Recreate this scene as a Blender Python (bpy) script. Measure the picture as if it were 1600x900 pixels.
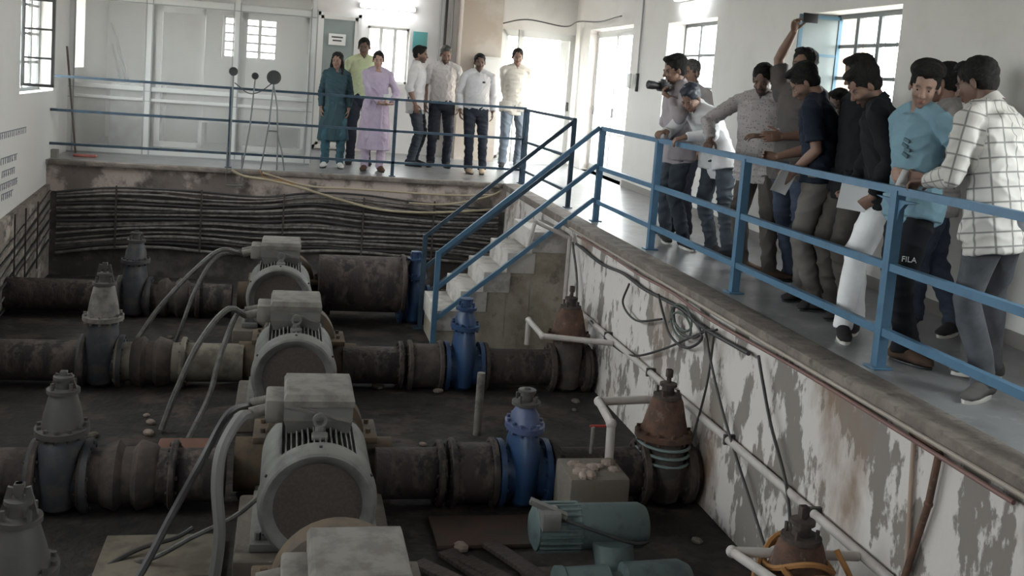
import bpy, bmesh, math, random
import numpy as np
from mathutils import Vector, Matrix, Quaternion
random.seed(7); np.random.seed(7)
PI = math.pi
for o in list(bpy.data.objects): bpy.data.objects.remove(o)
SC = bpy.context.scene; COL = SC.collection

# ---------------------------------------------------------------- camera
def cam_axes(yaw, pitch, roll):
    cy, sy, cp, sp, cr, sr = math.cos(yaw), math.sin(yaw), math.cos(pitch), math.sin(pitch), math.cos(roll), math.sin(roll)
    f = Vector((sy*cp, cy*cp, -sp)); rt = Vector((cy, -sy, 0)); dn = f.cross(rt)
    return cr*rt+sr*dn, -sr*rt+cr*dn, f
cd = bpy.data.cameras.new('camera'); cam = bpy.data.objects.new('camera', cd); COL.objects.link(cam)
rx_, dn_, fw_ = cam_axes(*[math.radians(a) for a in (12.25, 6.4, -4.32)])
cam.matrix_world = Matrix(((rx_.x, -dn_.x, -fw_.x, 0), (rx_.y, -dn_.y, -fw_.y, 0), (rx_.z, -dn_.z, -fw_.z, 1.5), (0, 0, 0, 1)))
cd.lens = 36; cd.sensor_width = 36; cd.shift_x = 10/1600; cd.shift_y = -146/1600; cd.clip_start = .05
SC.camera = cam
# ---------------------------------------------------------------- world, daylight, exposure
W = bpy.data.worlds.new('sky'); SC.world = W; W.use_nodes = True
bgn = W.node_tree.nodes['Background']; bgn.inputs[0].default_value = (1, .965, .955, 1); bgn.inputs[1].default_value = 8.5
SC.view_settings.view_transform = 'Standard'; SC.view_settings.look = 'None'; SC.view_settings.gamma = 1
SC.view_settings.use_curve_mapping = False; SC.view_settings.exposure = 1.8
SC.cycles.max_bounces = 10; SC.cycles.diffuse_bounces = 6; SC.cycles.transparent_max_bounces = 16
SC.cycles.sample_clamp_indirect = 6
def portal(loc, rot, sx, sy):
    l = bpy.data.lights.new('window_daylight', 'AREA'); l.shape = 'RECTANGLE'; l.size = sx; l.size_y = sy
    l.cycles.is_portal = True
    o = bpy.data.objects.new('window_daylight', l); COL.objects.link(o); o.location = loc; o.rotation_euler = rot

# ---------------------------------------------------------------- materials
MATS = {}
def mat(name, col, rough=.6, metal=0, spec=.5, col2=None, scale=6, lo=.45, hi=.6, col3=None, scale3=2, lo3=.5, hi3=.6, bump=0, bscale=30, stretch=(1, 1, 1), coord='Object', detail=6, emit=0):
    if name in MATS: return MATS[name]
    m = bpy.data.materials.new(name); m.use_nodes = True; MATS[name] = m
    nt = m.node_tree; b = nt.nodes['Principled BSDF']
    b.inputs['Base Color'].default_value = (*col, 1); b.inputs['Roughness'].default_value = rough; b.inputs['Metallic'].default_value = metal
    b.inputs['Specular IOR Level'].default_value = spec
    if emit: b.inputs['Emission Color'].default_value = (*col, 1); b.inputs['Emission Strength'].default_value = emit
    if col2 or bump:
        tc = nt.nodes.new('ShaderNodeTexCoord'); mp = nt.nodes.new('ShaderNodeMapping'); mp.inputs['Scale'].default_value = stretch
        nt.links.new(tc.outputs[coord], mp.inputs[0])
    def layer(base, c2, sc, l, h):
        n = nt.nodes.new('ShaderNodeTexNoise'); n.inputs['Scale'].default_value = sc; n.inputs['Detail'].default_value = detail; n.inputs['Roughness'].default_value = .62
        nt.links.new(mp.outputs[0], n.inputs['Vector'])
        r = nt.nodes.new('ShaderNodeMapRange'); r.inputs[1].default_value = l; r.inputs[2].default_value = h
        nt.links.new(n.outputs[0], r.inputs[0])
        x = nt.nodes.new('ShaderNodeMix'); x.data_type = 'RGBA'
        nt.links.new(r.outputs[0], x.inputs[0])
        if isinstance(base, tuple): x.inputs[6].default_value = (*base, 1)
        else: nt.links.new(base, x.inputs[6])
        x.inputs[7].default_value = (*c2, 1)
        return x.outputs[2]
    if col2:
        out = layer(tuple(col), col2, scale, lo, hi)
        if col3: out = layer(out, col3, scale3, lo3, hi3)
        nt.links.new(out, b.inputs['Base Color'])
    if bump:
        n = nt.nodes.new('ShaderNodeTexNoise'); n.inputs['Scale'].default_value = bscale; n.inputs['Detail'].default_value = 6
        nt.links.new(mp.outputs[0], n.inputs['Vector'])
        bp = nt.nodes.new('ShaderNodeBump'); bp.inputs['Strength'].default_value = bump; bp.inputs['Distance'].default_value = .02
        nt.links.new(n.outputs[0], bp.inputs['Height']); nt.links.new(bp.outputs[0], b.inputs['Normal'])
    return m
def glass_mat(name, tint=(.9, .95, .95), trans=.85, rough=.05, base=(.8, .79, .785)):
    m = bpy.data.materials.new(name); m.use_nodes = True; MATS[name] = m; nt = m.node_tree; nt.nodes.clear()
    o = nt.nodes.new('ShaderNodeOutputMaterial'); t = nt.nodes.new('ShaderNodeBsdfTransparent'); t.inputs[0].default_value = (*tint, 1)
    g = nt.nodes.new('ShaderNodeBsdfPrincipled'); g.inputs['Base Color'].default_value = (*base, 1); g.inputs['Roughness'].default_value = rough
    x = nt.nodes.new('ShaderNodeMixShader'); x.inputs[0].default_value = 1-trans
    nt.links.new(t.outputs[0], x.inputs[1]); nt.links.new(g.outputs[0], x.inputs[2]); nt.links.new(x.outputs[0], o.inputs[0])
    return m
M_paint = mat('wall_paint', (.67, .65, .63), .75, col2=(.60, .58, .555), scale=1.2, lo=.5, hi=.75, bump=.1, bscale=12)
M_paintgrey = mat('wall_paint_back', (.64, .62, .61), .8, col2=(.56, .53, .51), scale=1.5, lo=.5, hi=.75)
M_ceil = mat('ceiling_paint', (.5, .5, .48), .8)
M_floor = mat('walkway_floor', (.225, .23, .24), .3, col2=(.15, .15, .152), scale=3, lo=.42, hi=.7, col3=(.32, .315, .31), scale3=7, lo3=.55, hi3=.7)
M_edge = mat('rough_concrete', (.155, .13, .115), .9, col2=(.23, .20, .175), scale=5, lo=.45, hi=.62, col3=(.10, .085, .075), scale3=9, lo3=.55, hi3=.68, bump=.5, bscale=25)
M_peel = mat('peeling_whitewash', (.62, .58, .565), .8, col2=(.23, .205, .19), scale=4.2, lo=.51, hi=.545, col3=(.25, .175, .13), scale3=.9, lo3=.52, hi3=.64, bump=.35, bscale=9, stretch=(1, 1, .5), detail=12)
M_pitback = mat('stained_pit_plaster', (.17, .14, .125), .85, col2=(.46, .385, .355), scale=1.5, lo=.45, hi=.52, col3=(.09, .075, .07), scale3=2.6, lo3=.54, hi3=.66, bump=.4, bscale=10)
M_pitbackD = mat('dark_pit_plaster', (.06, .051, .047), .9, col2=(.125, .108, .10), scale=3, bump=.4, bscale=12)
M_pitleft = mat('crumbling_pit_plaster', (.22, .19, .165), .9, col2=(.42, .37, .33), scale=2.2, lo=.5, hi=.6, col3=(.12, .10, .09), scale3=5, lo3=.5, hi3=.62, bump=.6, bscale=8, stretch=(1, 1, 1.6))
M_pitfloor = mat('oily_pit_floor', (.020, .0165, .015), .75, col2=(.062, .043, .033), scale=2.4, lo=.50, hi=.62, col3=(.012, .010, .010), scale3=4, lo3=.5, hi3=.58, bump=.9, bscale=9)
M_plinth = mat('plinth_concrete', (.12, .10, .085), .85, col2=(.17, .145, .12), scale=4, lo=.5, hi=.6, bump=.4)
M_stair = mat('stair_plaster', (.52, .49, .47), .8, col2=(.36, .33, .31), scale=5, lo=.5, hi=.62, bump=.3)
M_stairside = mat('stair_side_plaster', (.36, .32, .27), .9, col2=(.24, .21, .165), scale=2.2, lo=.42, hi=.6, col3=(.15, .125, .10), scale3=5, lo3=.56, hi3=.7, bump=.5)
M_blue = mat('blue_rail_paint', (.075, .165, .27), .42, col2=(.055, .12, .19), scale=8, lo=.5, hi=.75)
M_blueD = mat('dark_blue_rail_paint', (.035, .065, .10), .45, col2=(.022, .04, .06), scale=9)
M_vblue = mat('valve_blue_enamel', (.017, .05, .13), .45, col2=(.02, .03, .06), scale=9, lo=.5, hi=.7)
M_vgrey = mat('valve_grey_enamel', (.065, .06, .058), .6, col2=(.07, .065, .062), scale=10, lo=.5, hi=.65)
M_vlight = mat('valve_bonnet_dusty', (.2, .18, .165), .7, col2=(.11, .10, .092), scale=8)
M_vdark = mat('valve_body_dark', (.03, .033, .045), .6, col2=(.06, .055, .05), scale=8)
M_rust = mat('rusty_cast_iron', (.14, .075, .052), .85, col2=(.085, .05, .04), scale=9, col3=(.20, .15, .12), scale3=14, lo3=.6, hi3=.7, bump=.4)
M_rustD = mat('dark_scaled_iron', (.05, .04, .036), .85, col2=(.085, .062, .052), scale=8, bump=.3)
M_pipe = mat('dirty_steel_pipe', (.042, .031, .028), .8, col2=(.095, .07, .062), scale=6, lo=.47, hi=.60, col3=(.02, .016, .016), scale3=7, lo3=.50, hi3=.60, bump=.5, stretch=(1, 1, .5))
M_pipeL = mat('cream_painted_pipe', (.17, .15, .12), .6, col2=(.09, .075, .06), scale=6)
M_motor = mat('motor_grey_paint', (.145, .142, .137), .5, col2=(.11, .10, .093), scale=7, lo=.5, hi=.7)
M_motorF = mat('motor_dusty_paint', (.165, .162, .152), .6, col2=(.105, .10, .094), detail=8, scale=6, lo=.45, hi=.65)
M_motorD = mat('fan_cover_mesh', (.065, .052, .048), .8, col2=(.085, .068, .06), scale=60)
M_box = mat('terminal_box_paint', (.145, .142, .134), .6, col2=(.175, .155, .14), scale=5, lo=.5, hi=.68)
M_lid = mat('terminal_lid_dusty', (.185, .17, .155), .8, col2=(.125, .11, .10), detail=8, scale=7)
M_pump = mat('pump_brown_paint', (.10, .065, .037), .7, col2=(.055, .04, .03), scale=5)
M_green = mat('seagreen_motor_paint', (.088, .125, .125), .6, col2=(.06, .078, .088), scale=9, lo=.5, hi=.65)
M_pvc = mat('white_pvc', (.50, .46, .445), .5, col2=(.36, .32, .30), scale=9, lo=.55, hi=.75)
M_cable = mat('black_cable', (.045, .043, .045), .55)
M_cableG = mat('dusty_grey_cable', (.19, .17, .16), .75, col2=(.10, .09, .084), scale=12)
M_hose = mat('yellowed_hose', (.36, .30, .21), .6)
M_orange = mat('orange_rope', (.35, .17, .06), .8)
M_alu = mat('white_aluminium_frame', (.62, .62, .61), .45)
M_aluD = mat('grey_frame', (.33, .335, .34), .5)
M_winD = mat('window_steel', (.16, .17, .175), .5)
M_winB = mat('window_blue_steel', (.04, .10, .15), .5)
M_glass = glass_mat('clear_glass'); M_glassF = glass_mat('dusty_glass', (.97, .97, .965), .74, .2); M_glassL = glass_mat('leaf_glass', (.8, .85, .85), .15, .3, (.13, .155, .155)); M_glassT = glass_mat('teal_glass', (.5, .62, .62), .5, .2, (.45, .5, .5))
M_dark = mat('black_metal', (.03, .03, .032), .5)
M_darkG = mat('dark_grey_gauge', (.045, .05, .05), .45)
M_teal = mat('teal_board', (.08, .27, .27), .6)
M_tube = mat('tube_light_glow', (.93, .97, 1), .5, emit=14)
M_white = mat('white_plastic', (.7, .7, .69), .5)
M_tan = mat('tan_plaster', (.42, .36, .31), .8, col2=(.50, .46, .42), scale=1.5)
M_paper = mat('white_paper', (.8, .8, .81), .7, col2=(.6, .6, .62), scale=40, lo=.62, hi=.62)
M_brick = mat('peach_outside_wall', (.45, .28, .18), .9)
M_soil = mat('outside_ground', (.4, .36, .3), .9)
M_red = mat('red_handle', (.35, .03, .02), .5)
M_wood = mat('old_wood', (.045, .035, .032), .85, col2=(.08, .06, .055), scale=12, stretch=(1, 6, 1))
M_rubble = mat('pale_rubble', (.30, .235, .205), .9, col2=(.20, .15, .13), scale=14)
M_ink = mat('faded_blue_ink', (.19, .21, .25), .8)

# ---------------------------------------------------------------- mesh helpers
def V(*a): return Vector(a)
class MB:
    def __init__(s): s.v = []; s.f = []; s.m = []; s.cm = 0
    def add(s, vs, fs):
        n = len(s.v); s.v += [tuple(v) for v in vs]; s.f += [tuple(i+n for i in f) for f in fs]; s.m += [s.cm]*len(fs); return s
    def box(s, c, d, R=None):
        c = Vector(c); vs = []
        for x in (-.5, .5):
            for y in (-.5, .5):
                for z in (-.5, .5):
                    p = Vector((x*d[0], y*d[1], z*d[2])); vs.append(c+(R @ p if R else p))
        return s.add(vs, [(0, 1, 3, 2), (4, 6, 7, 5), (0, 4, 5, 1), (2, 3, 7, 6), (0, 2, 6, 4), (1, 5, 7, 3)])
    def bx(s, x0, x1, y0, y1, z0, z1): return s.box(((x0+x1)/2, (y0+y1)/2, (z0+z1)/2), (abs(x1-x0), abs(y1-y0), abs(z1-z0)))
    def cbox(s, c, d, b=.01, R=None):        # chamfered box
        bm = bmesh.new(); bmesh.ops.create_cube(bm, size=1)
        for v in bm.verts: v.co = Vector((v.co.x*d[0], v.co.y*d[1], v.co.z*d[2]))
        bmesh.ops.bevel(bm, geom=list(bm.edges), offset=b, segments=2, profile=.5, affect='EDGES')
        bm.verts.index_update(); c = Vector(c)
        s.add([c+(R @ v.co if R else v.co) for v in bm.verts], [[v.index for v in f.verts] for f in bm.faces]); bm.free(); return s
    def ring(s, c, a, b, n):
        return [c+a*math.cos(2*PI*i/n)+b*math.sin(2*PI*i/n) for i in range(n)]
    def rings(s, rs, caps=True):
        n = len(rs[0]); vs = [p for r in rs for p in r]; fs = []
        for k in range(len(rs)-1):
            for i in range(n):
                j = (i+1) % n; fs.append((k*n+i, k*n+j, (k+1)*n+j, (k+1)*n+i))
        if caps: fs.append(tuple(range(n-1, -1, -1))); fs.append(tuple((len(rs)-1)*n+i for i in range(n)))
        return s.add(vs, fs)
    def loft(s, L, n=18):                     # (centre, half-axis a, half-axis b)
        return s.rings([s.ring(Vector(c), Vector(a), Vector(b), n) for c, a, b in L])
    def lathe(s, o, ax, prof, n=24, caps=True):          # profile (t along axis, radius)
        o = Vector(o); ax = Vector(ax).normalized(); a = ax.orthogonal().normalized(); b = ax.cross(a)
        if abs(ax.z) > .9: a = Vector((1, 0, 0)); b = ax.cross(a)
        return s.rings([s.ring(o+ax*t, a*max(r, 1e-4), b*max(r, 1e-4), n) for t, r in prof], caps)
    def cyl(s, p0, p1, r, r1=None, n=16):
        p0 = Vector(p0); p1 = Vector(p1); L = (p1-p0).length
        return s.lathe(p0, p1-p0, [(0, r), (L, r if r1 is None else r1)], n)
    def tube(s, pts, r, n=8):
        pts = [Vector(p) for p in pts]; rr = r if isinstance(r, (list, tuple)) else [r]*len(pts)
        t = (pts[1]-pts[0]).normalized(); a = t.orthogonal().normalized(); R = []
        for i, p in enumerate(pts):
            if i == 0: d = pts[1]-pts[0]
            elif i == len(pts)-1: d = pts[-1]-pts[-2]
            else: d = (pts[i+1]-pts[i]).normalized()+(pts[i]-pts[i-1]).normalized()
            d = d.normalized() if d.length > 1e-6 else t
            q = t.rotation_difference(d); a = (q @ a).normalized(); t = d
            R.append(s.ring(p, a*rr[i], t.cross(a)*rr[i], n))
        return s.rings(R)
    def bar(s, p0, p1, w, h, up=(0, 0, 1)):
        p0 = Vector(p0); p1 = Vector(p1); d = (p1-p0); L = d.length; d.normalize(); up = Vector(up)
        x = d.cross(up)
        if x.length < 1e-3: x = d.cross(Vector((0, 1, 0)))
        x.normalize(); u = x.cross(d); R = Matrix((x, d, u)).transposed()
        return s.box((p0+p1)/2, (w, L, h), R)
    def ell(s, c, r, R=None, n=16, m=10):
        c = Vector(c); vs = []; fs = []
        for k in range(1, m):
            th = PI*k/m
            for i in range(n):
                p = Vector((r[0]*math.sin(th)*math.cos(2*PI*i/n), r[1]*math.sin(th)*math.sin(2*PI*i/n), r[2]*math.cos(th)))
                vs.append(c+(R @ p if R else p))
        for k in range(m-2):
            for i in range(n):
                j = (i+1) % n; fs.append((k*n+i, (k+1)*n+i, (k+1)*n+j, k*n+j))
        tp = len(vs); p = Vector((0, 0, r[2])); vs.append(c+(R @ p if R else p)); p = -p; vs.append(c+(R @ p if R else p))
        for i in range(n):
            j = (i+1) % n; fs.append((tp, i, j)); fs.append((tp+1, (m-2)*n+j, (m-2)*n+i))
        return s.add(vs, fs)
    def bolts(s, c, ax, R, n, r=.014, h=.02, ph=0):
        ax = Vector(ax).normalized(); a = ax.orthogonal().normalized(); b = ax.cross(a)
        for i in range(n):
            t = 2*PI*(i+ph)/n; p = Vector(c)+a*R*math.cos(t)+b*R*math.sin(t); s.cyl(p-ax*h, p+ax*h, r, n=6)
        return s
    def mesh(s, name, mats, ang=35):
        me = bpy.data.meshes.new(name); me.from_pydata(s.v, [], s.f)
        for m in (mats if isinstance(mats, (list, tuple)) else [mats]): me.materials.append(m)
        me.polygons.foreach_set('material_index', s.m)
        bm = bmesh.new(); bm.from_mesh(me); bmesh.ops.recalc_face_normals(bm, faces=bm.faces); bm.to_mesh(me); bm.free()
        me.shade_smooth(); me.set_sharp_from_angle(angle=math.radians(ang)); return me
    def build(s, name, mats, parent=None, loc=None, ang=35):
        if loc is not None: s.v = [tuple(Vector(v)-Vector(loc)) for v in s.v]
        o = bpy.data.objects.new(name, s.mesh(name, mats, ang)); COL.objects.link(o)
        if parent: o.parent = parent
        if loc is not None: o.location = loc
        return o
def tag(o, label=None, cat=None, group=None, kind=None):
    if label: o['label'] = label
    if cat: o['category'] = cat
    if group: o['group'] = group
    if kind: o['kind'] = kind
    return o
def thing(name, label, cat, loc=(0, 0, 0), rotz=0, group=None):
    o = bpy.data.objects.new(name, None); COL.objects.link(o); o.location = loc; o.rotation_euler = (0, 0, rotz)
    o.empty_display_size = .2
    return tag(o, label, cat, group)
def copy_tree(o, parent=None):
    c = o.copy(); COL.objects.link(c)
    if parent: c.parent = parent
    for ch in [k for k in bpy.data.objects if k.parent == o]: copy_tree(ch, c)
    return c
def spline(pts, k=8):
    P = [Vector(p) for p in pts]; P = [2*P[0]-P[1]]+P+[2*P[-1]-P[-2]]; out = []
    for i in range(1, len(P)-2):
        a, b, c, d = P[i-1:i+3]
        for j in range(k):
            t = j/k; out.append(.5*((2*b)+(c-a)*t+(2*a-5*b+4*c-d)*t*t+(3*b-a-3*c+d)*t**3))
    out.append(P[-2]); return out
def struct(name, mb, m, parent=None, label=None, loc=None):
    o = mb.build(name, m, parent, loc)
    if not parent: tag(o, label, None, None, 'structure')
    return o

# ---------------------------------------------------------------- room shell
CEIL = 4.0; YB = 18.8; YF = -2.6
def wall_boxes(y0, y1, z0, z1, t0, t1, holes):         # wall along local y, thickness t0..t1 in x
    mb = MB(); ys = sorted({y0, y1, *[h[0] for h in holes], *[h[1] for h in holes]})
    for a, b in zip(ys, ys[1:]):
        hs = sorted([h for h in holes if h[0] <= a+1e-6 and h[1] >= b-1e-6], key=lambda h: h[2]); z = z0
        for h in hs:
            if h[2] > z+1e-4: mb.bx(t0, t1, a, b, z, h[2])
            z = h[3]
        if z < z1: mb.bx(t0, t1, a, b, z, z1)
    return mb
# floors
mb = MB(); mb.bx(3.16, 5.75, YF, YB, -.086, 0); mb.bx(-3.1, 3.16, 14.42, YB, -.06, 0); mb.bx(-3.1, 3.16, YF, .5, -.086, 0)
struct('floor', mb, M_floor, label='grey terrazzo walkway floor around the pit')
struct('floor_pit', MB().bx(-3.4, 3.5, .3, 14.7, -1.75, -1.55), M_pitfloor, label='dark oily floor of the pump pit')
mb = MB(); mb.bx(3.15, 3.5, .5, 14.6, -1.56, -.088); struct('wall_pit_right', mb, M_peel, label='peeling whitewashed pit wall under the right walkway')
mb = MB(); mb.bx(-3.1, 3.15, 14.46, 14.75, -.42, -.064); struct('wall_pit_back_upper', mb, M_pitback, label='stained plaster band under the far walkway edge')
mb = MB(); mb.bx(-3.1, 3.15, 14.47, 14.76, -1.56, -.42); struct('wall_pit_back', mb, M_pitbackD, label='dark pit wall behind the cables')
mb = MB(); mb.bx(-3.1, 3.15, .2, .5, -1.56, -.141); struct('wall_pit_front', mb, M_pitleft, label='pit wall below the near walkway')
mb = MB()
for y0, y1, z0, z1 in ((YF, 14.46, -1.56, -.6),): mb.bx(-3.45, -3.04, y0, y1, z0, z1)
vs = [(-3.04, 10.5, -.6), (-3.04, 14.46, -.6), (-3.04, 14.46, -.33), (-3.1, 10.5, -.6), (-3.1, 14.46, -.33), (-3.1, 14.46, -.6)]
mb.add(vs, [(0, 1, 2), (3, 4, 5), (0, 2, 4, 3), (0, 3, 5, 1), (1, 5, 4, 2)])
struct('wall_pit_left', mb, M_pitleft, label='crumbling rough plaster at the foot of the left wall')
# concrete lip along the walkway edges
mb = MB(); mb.cbox((3.20, 7.5, -.041), (.235, 13.95, .090), .01); mb.cbox((.0, 14.47, -.03), (6.15, .13, .066), .012)
struct('trim_1', mb, M_edge, label='rough concrete lip along the pit edge')
# left wall
LW = [(1.2, 2.9, .9, 2.4), (5.2, 6.9, .9, 2.4), (9.2, 10.9, .9, 2.4), (13.0, 14.75, .9, 2.35), (15.85, 16.8, 1.2, 2.35)]  # nearer ones are out of view, added and sized to light the pit
struct('wall_left', wall_boxes(YF, YB+.3, -.6, CEIL, -3.42, -3.1, LW), M_paint, label='cream painted left wall')
# right wall, very slightly splayed
RA = -math.atan(.034); RM = Matrix.Translation((4.56, 0, 0)) @ Matrix.Rotation(RA, 4, 'Z')
RW = [(-1.5, .6, 1.15, 2.4), (2.6, 4.3, 1.15, 2.4), (7.6, 9.15, 1.15, 2.35), (11.65, 13.45, 1.15, 2.43), (15.1, 17.72, 0, 2.48)]  # nearest ones are out of view, added to light the foreground
o = struct('wall_right', wall_boxes(YF-.2, YB+.3, -.14, CEIL, 0, .32, RW), M_paint, label='pale painted right wall behind the visitors'); o.matrix_world = RM
# back wall and front wall
mb = wall_boxes(-5.8, 3.5, -.14, CEIL, YB, YB+.3, [(-5.05, -3.8, .02, 2.42), (-2.08, -1.32, 1.27, 2.28), (.25, 1.2, 1.5, 2.25)])
o = struct('wall_back', mb, M_paintgrey, label='grey painted far wall'); o.matrix_world = Matrix.Rotation(PI/2, 4, 'Z') @ Matrix.Scale(1, 4)
# local x -> world y, local y -> world -x
struct('wall_front', MB().bx(-3.4, 5.2, YF-.3, YF, -.14, CEIL), M_paint, label='wall behind the viewer')
struct('ceiling', MB().bx(-3.4, 5.7, YF-.3, YB+.3, CEIL, CEIL+.15), M_ceil, label='flat plastered ceiling')
mb = MB(); mb.bx(-40, -3.46, -30, 60, -.4, -.3); mb.bx(6.1, 45, -30, 60, -.4, -.3); mb.bx(-3.46, 6.1, 19.2, 60, -.4, -.3)
struct('ground_outside', mb, M_soil, label='bare ground outside the building')
tag(MB().bx(8.5, 8.8, 14.65, 17.5, -.3, 4.3).build('boundary_wall', M_brick), 'peach boundary wall seen through the barred window', 'wall', kind='structure')

# ---------------------------------------------------------------- windows and doors
def win(n, mw, y0, y1, z0, z1, x, cols, rows, bars=0, m=M_winD, fr=.045, label='', opened=()):
    """steel window in a wall along local y; x is the glazing plane"""
    mb = MB()
    for a, b, c, d in ((y0, y0+fr, z0, z1), (y1-fr, y1, z0, z1), (y0, y1, z0, z0+fr), (y0, y1, z1-fr, z1)): mb.bx(x-.02, x+.02, a, b, c, d)
    for i in range(1, cols):
        y = y0+(y1-y0)*i/cols; mb.bx(x-.018, x+.018, y-.03, y+.03, z0, z1)
    for i in range(1, rows):
        z = z0+(z1-z0)*i/rows; mb.bx(x-.012, x+.012, y0, y1, z-.017, z+.017)
    o = struct('window_%d' % n, mb, m, label=label); o.matrix_world = mw
    g = MB().bx(x-.003, x+.003, y0, y1, z0, z1).build('glass_pane', M_glass, o)
    if bars:
        b = MB()
        for i in range(1, bars): y = y0+(y1-y0)*i/bars; b.cyl((x+.06, y, z0), (x+.06, y, z1), .008, n=6)
        b.build('security_bars', m, o)
    return o
I4 = Matrix.Identity(4)
for i, h in enumerate(LW):
    win(i+1, I4, h[0], h[1], h[2], h[3], -3.3, 4 if h[1]-h[0] > 1.2 else 2, 4, 0, label='steel framed window in the left wall' + (' beside the glass cabin' if i == 3 else ''))
    portal((-3.45, (h[0]+h[1])/2, (h[2]+h[3])/2), (0, -PI/2, 0), h[3]-h[2], h[1]-h[0])
for i, h in enumerate(RW[:4]):
    win(i+6, RM, h[0], h[1], h[2], h[3], .27, 4 if i == 2 else 3, 4 if i == 2 else 3, 8 if i == 2 else 0, m=M_winD, label='barred steel window behind the visitors')
for i, h in enumerate(RW):
    c = RM @ Vector((.40, (h[0]+h[1])/2, (h[2]+h[3])/2)); portal(c, (0, PI/2, RA), h[3]-h[2], h[1]-h[0])
BM = Matrix.Rotation(PI/2, 4, 'Z')     # local x -> world y ; local y -> world -x
win(10, BM, -2.08, -1.32, 1.27, 2.28, YB+.12, 3, 1, m=M_alu, label='bright window in the far wall beside the tube light')
win(11, BM, .25, 1.2, 1.5, 2.25, YB+.12, 3, 5, m=M_alu, label='barred window at the back of the glass cabin')
for a, b, c, d in ((-5.05, -3.8, 0.02, 2.42), (-2.08, -1.32, 1.27, 2.28), (.25, 1.2, 1.5, 2.25)):
    portal((-(a+b)/2, YB+.38, (c+d)/2), (-PI/2, 0, 0), b-a, d-c)
# window sills / reveals of the right wall
# opened casement leaves
def casement(n, mw, hinge, ang, w, z0, z1, m, gm, cols=1, rows=3, label=''):
    t = thing('window_leaf', label, 'window leaf'); t.matrix_world = mw @ Matrix.Translation(hinge) @ Matrix.Rotation(ang, 4, 'Z')
    mb = MB(); f = .035
    for a, b, c, d in ((0, f, z0, z1), (w-f, w, z0, z1), (0, w, z0, z0+f), (0, w, z1-f, z1)): mb.bx(a, b, -.015, .015, c, d)
    for i in range(1, rows): z = z0+(z1-z0)*i/rows; mb.bx(0, w, -.01, .01, z-.012, z+.012)
    for i in range(1, cols): x = w*i/cols; mb.bx(x-.012, x+.012, -.01, .01, z0, z1)
    mb.build('leaf_frame', m, t); MB().bx(.01, w-.01, -.003, .003, z0+.01, z1-.01).build('glass_pane', gm, t)
casement(0, I4, (-3.1, 13.05, 0), -.05, .37, 1.0, 2.35, M_winD, M_glassF, 1, 4, 'grey framed window leaf standing open into the room, left wall')
casement(0, RM, (.27, 9.10, 0), PI-.03, .43, 1.2, 2.33, M_winB, M_glassL, 1, 3, 'blue framed window leaf standing open beside the raised phone')
# right door: white double doors with glass, wide open daylight behind
def glazed_door(n, mw, y0, y1, z1, x, cols, cross, gm, label, m=M_alu, z0=.02):
    mb = MB(); f = .06
    for a, b, c, d in ((y0, y0+f, z0, z1), (y1-f, y1, z0, z1), (y0, y1, z0, z0+f), (y0, y1, z1-f, z1)): mb.bx(x-.03, x+.03, a, b, c, d)
    o = struct('door_%d' % n, mb, m, label=label); o.matrix_world = mw
    for k in range(cols):
        a = y0+f+(y1-y0-2*f)*k/cols; b = y0+f+(y1-y0-2*f)*(k+1)/cols; l = MB(); g = .055
        for p in ((a, a+g, z0+f, z1-f), (b-g, b, z0+f, z1-f), (a, b, z0+f, z0+f+g), (a, b, z1-f-g, z1-f)): l.bx(x-.02, x+.02, *p)
        for z in cross: l.bx(x-.02, x+.02, a, b, z-.03, z+.03)
        lf = l.build('door_leaf', m, o); MB().bx(x-.004, x+.004, a+.02, b-.02, z0+f, z1-f).build('glass_pane', gm, lf)
        MB().bx(x-.05, x-.02, b-.09, b-.06, 1.0, 1.15).build('door_handle', M_dark, o)
    return o
glazed_door(1, RM, 15.12, 17.70, 2.46, .16, 2, (.72,), M_glass, 'white glazed double door full of daylight in the right wall')
glazed_door(2, BM, -5.05, -3.8, 2.42, YB+.05, 1, (), M_glass, 'white framed glass door at the far end of the hall')
glazed_door(3, BM, -1.2, -.42, 2.45, YB-.04, 1, (), M_glassT, 'white framed teal glass door beside the cabin')
tag(MB().bx(.45, 1.17, YB-.03, YB-.02, .05, 2.42).build('trim_2', M_aluD), 'grey backing panel behind the teal glass door', kind='structure')
# door leaf standing open against the far corner
t = thing('door_leaf', 'white door leaf with tall glass panel, standing open at the far right corner', 'door', (5.1, 18.5, 0), math.radians(198))
mb = MB()
for a, b, c, d in ((0, .1, .02, 2.4), (1.1, 1.2, .02, 2.4), (0, 1.2, .02, .2), (0, 1.2, 2.28, 2.4)): mb.bx(a, b, -.02, .02, c, d)
mb.build('leaf_frame', M_alu, t); MB().bx(.08, 1.12, -.004, .004, .15, 2.32).build('glass_pane', M_glassF, t)
MB().bx(.06, .09, .02, .06, 1.0, 1.16).build('handle', M_dark, t)
struct('trim_3', MB().bx(2.95, 3.68, 18.25, YB, 0, CEIL), M_tan, label='tan plastered pillar on the far wall')
struct('baseboard_right', MB().bx(-.012, 0, YF, 15.0, 0, .1), mat('skirting', (.22, .2, .19), .6), label='dark skirting of the right wall').matrix_world = RM

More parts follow.
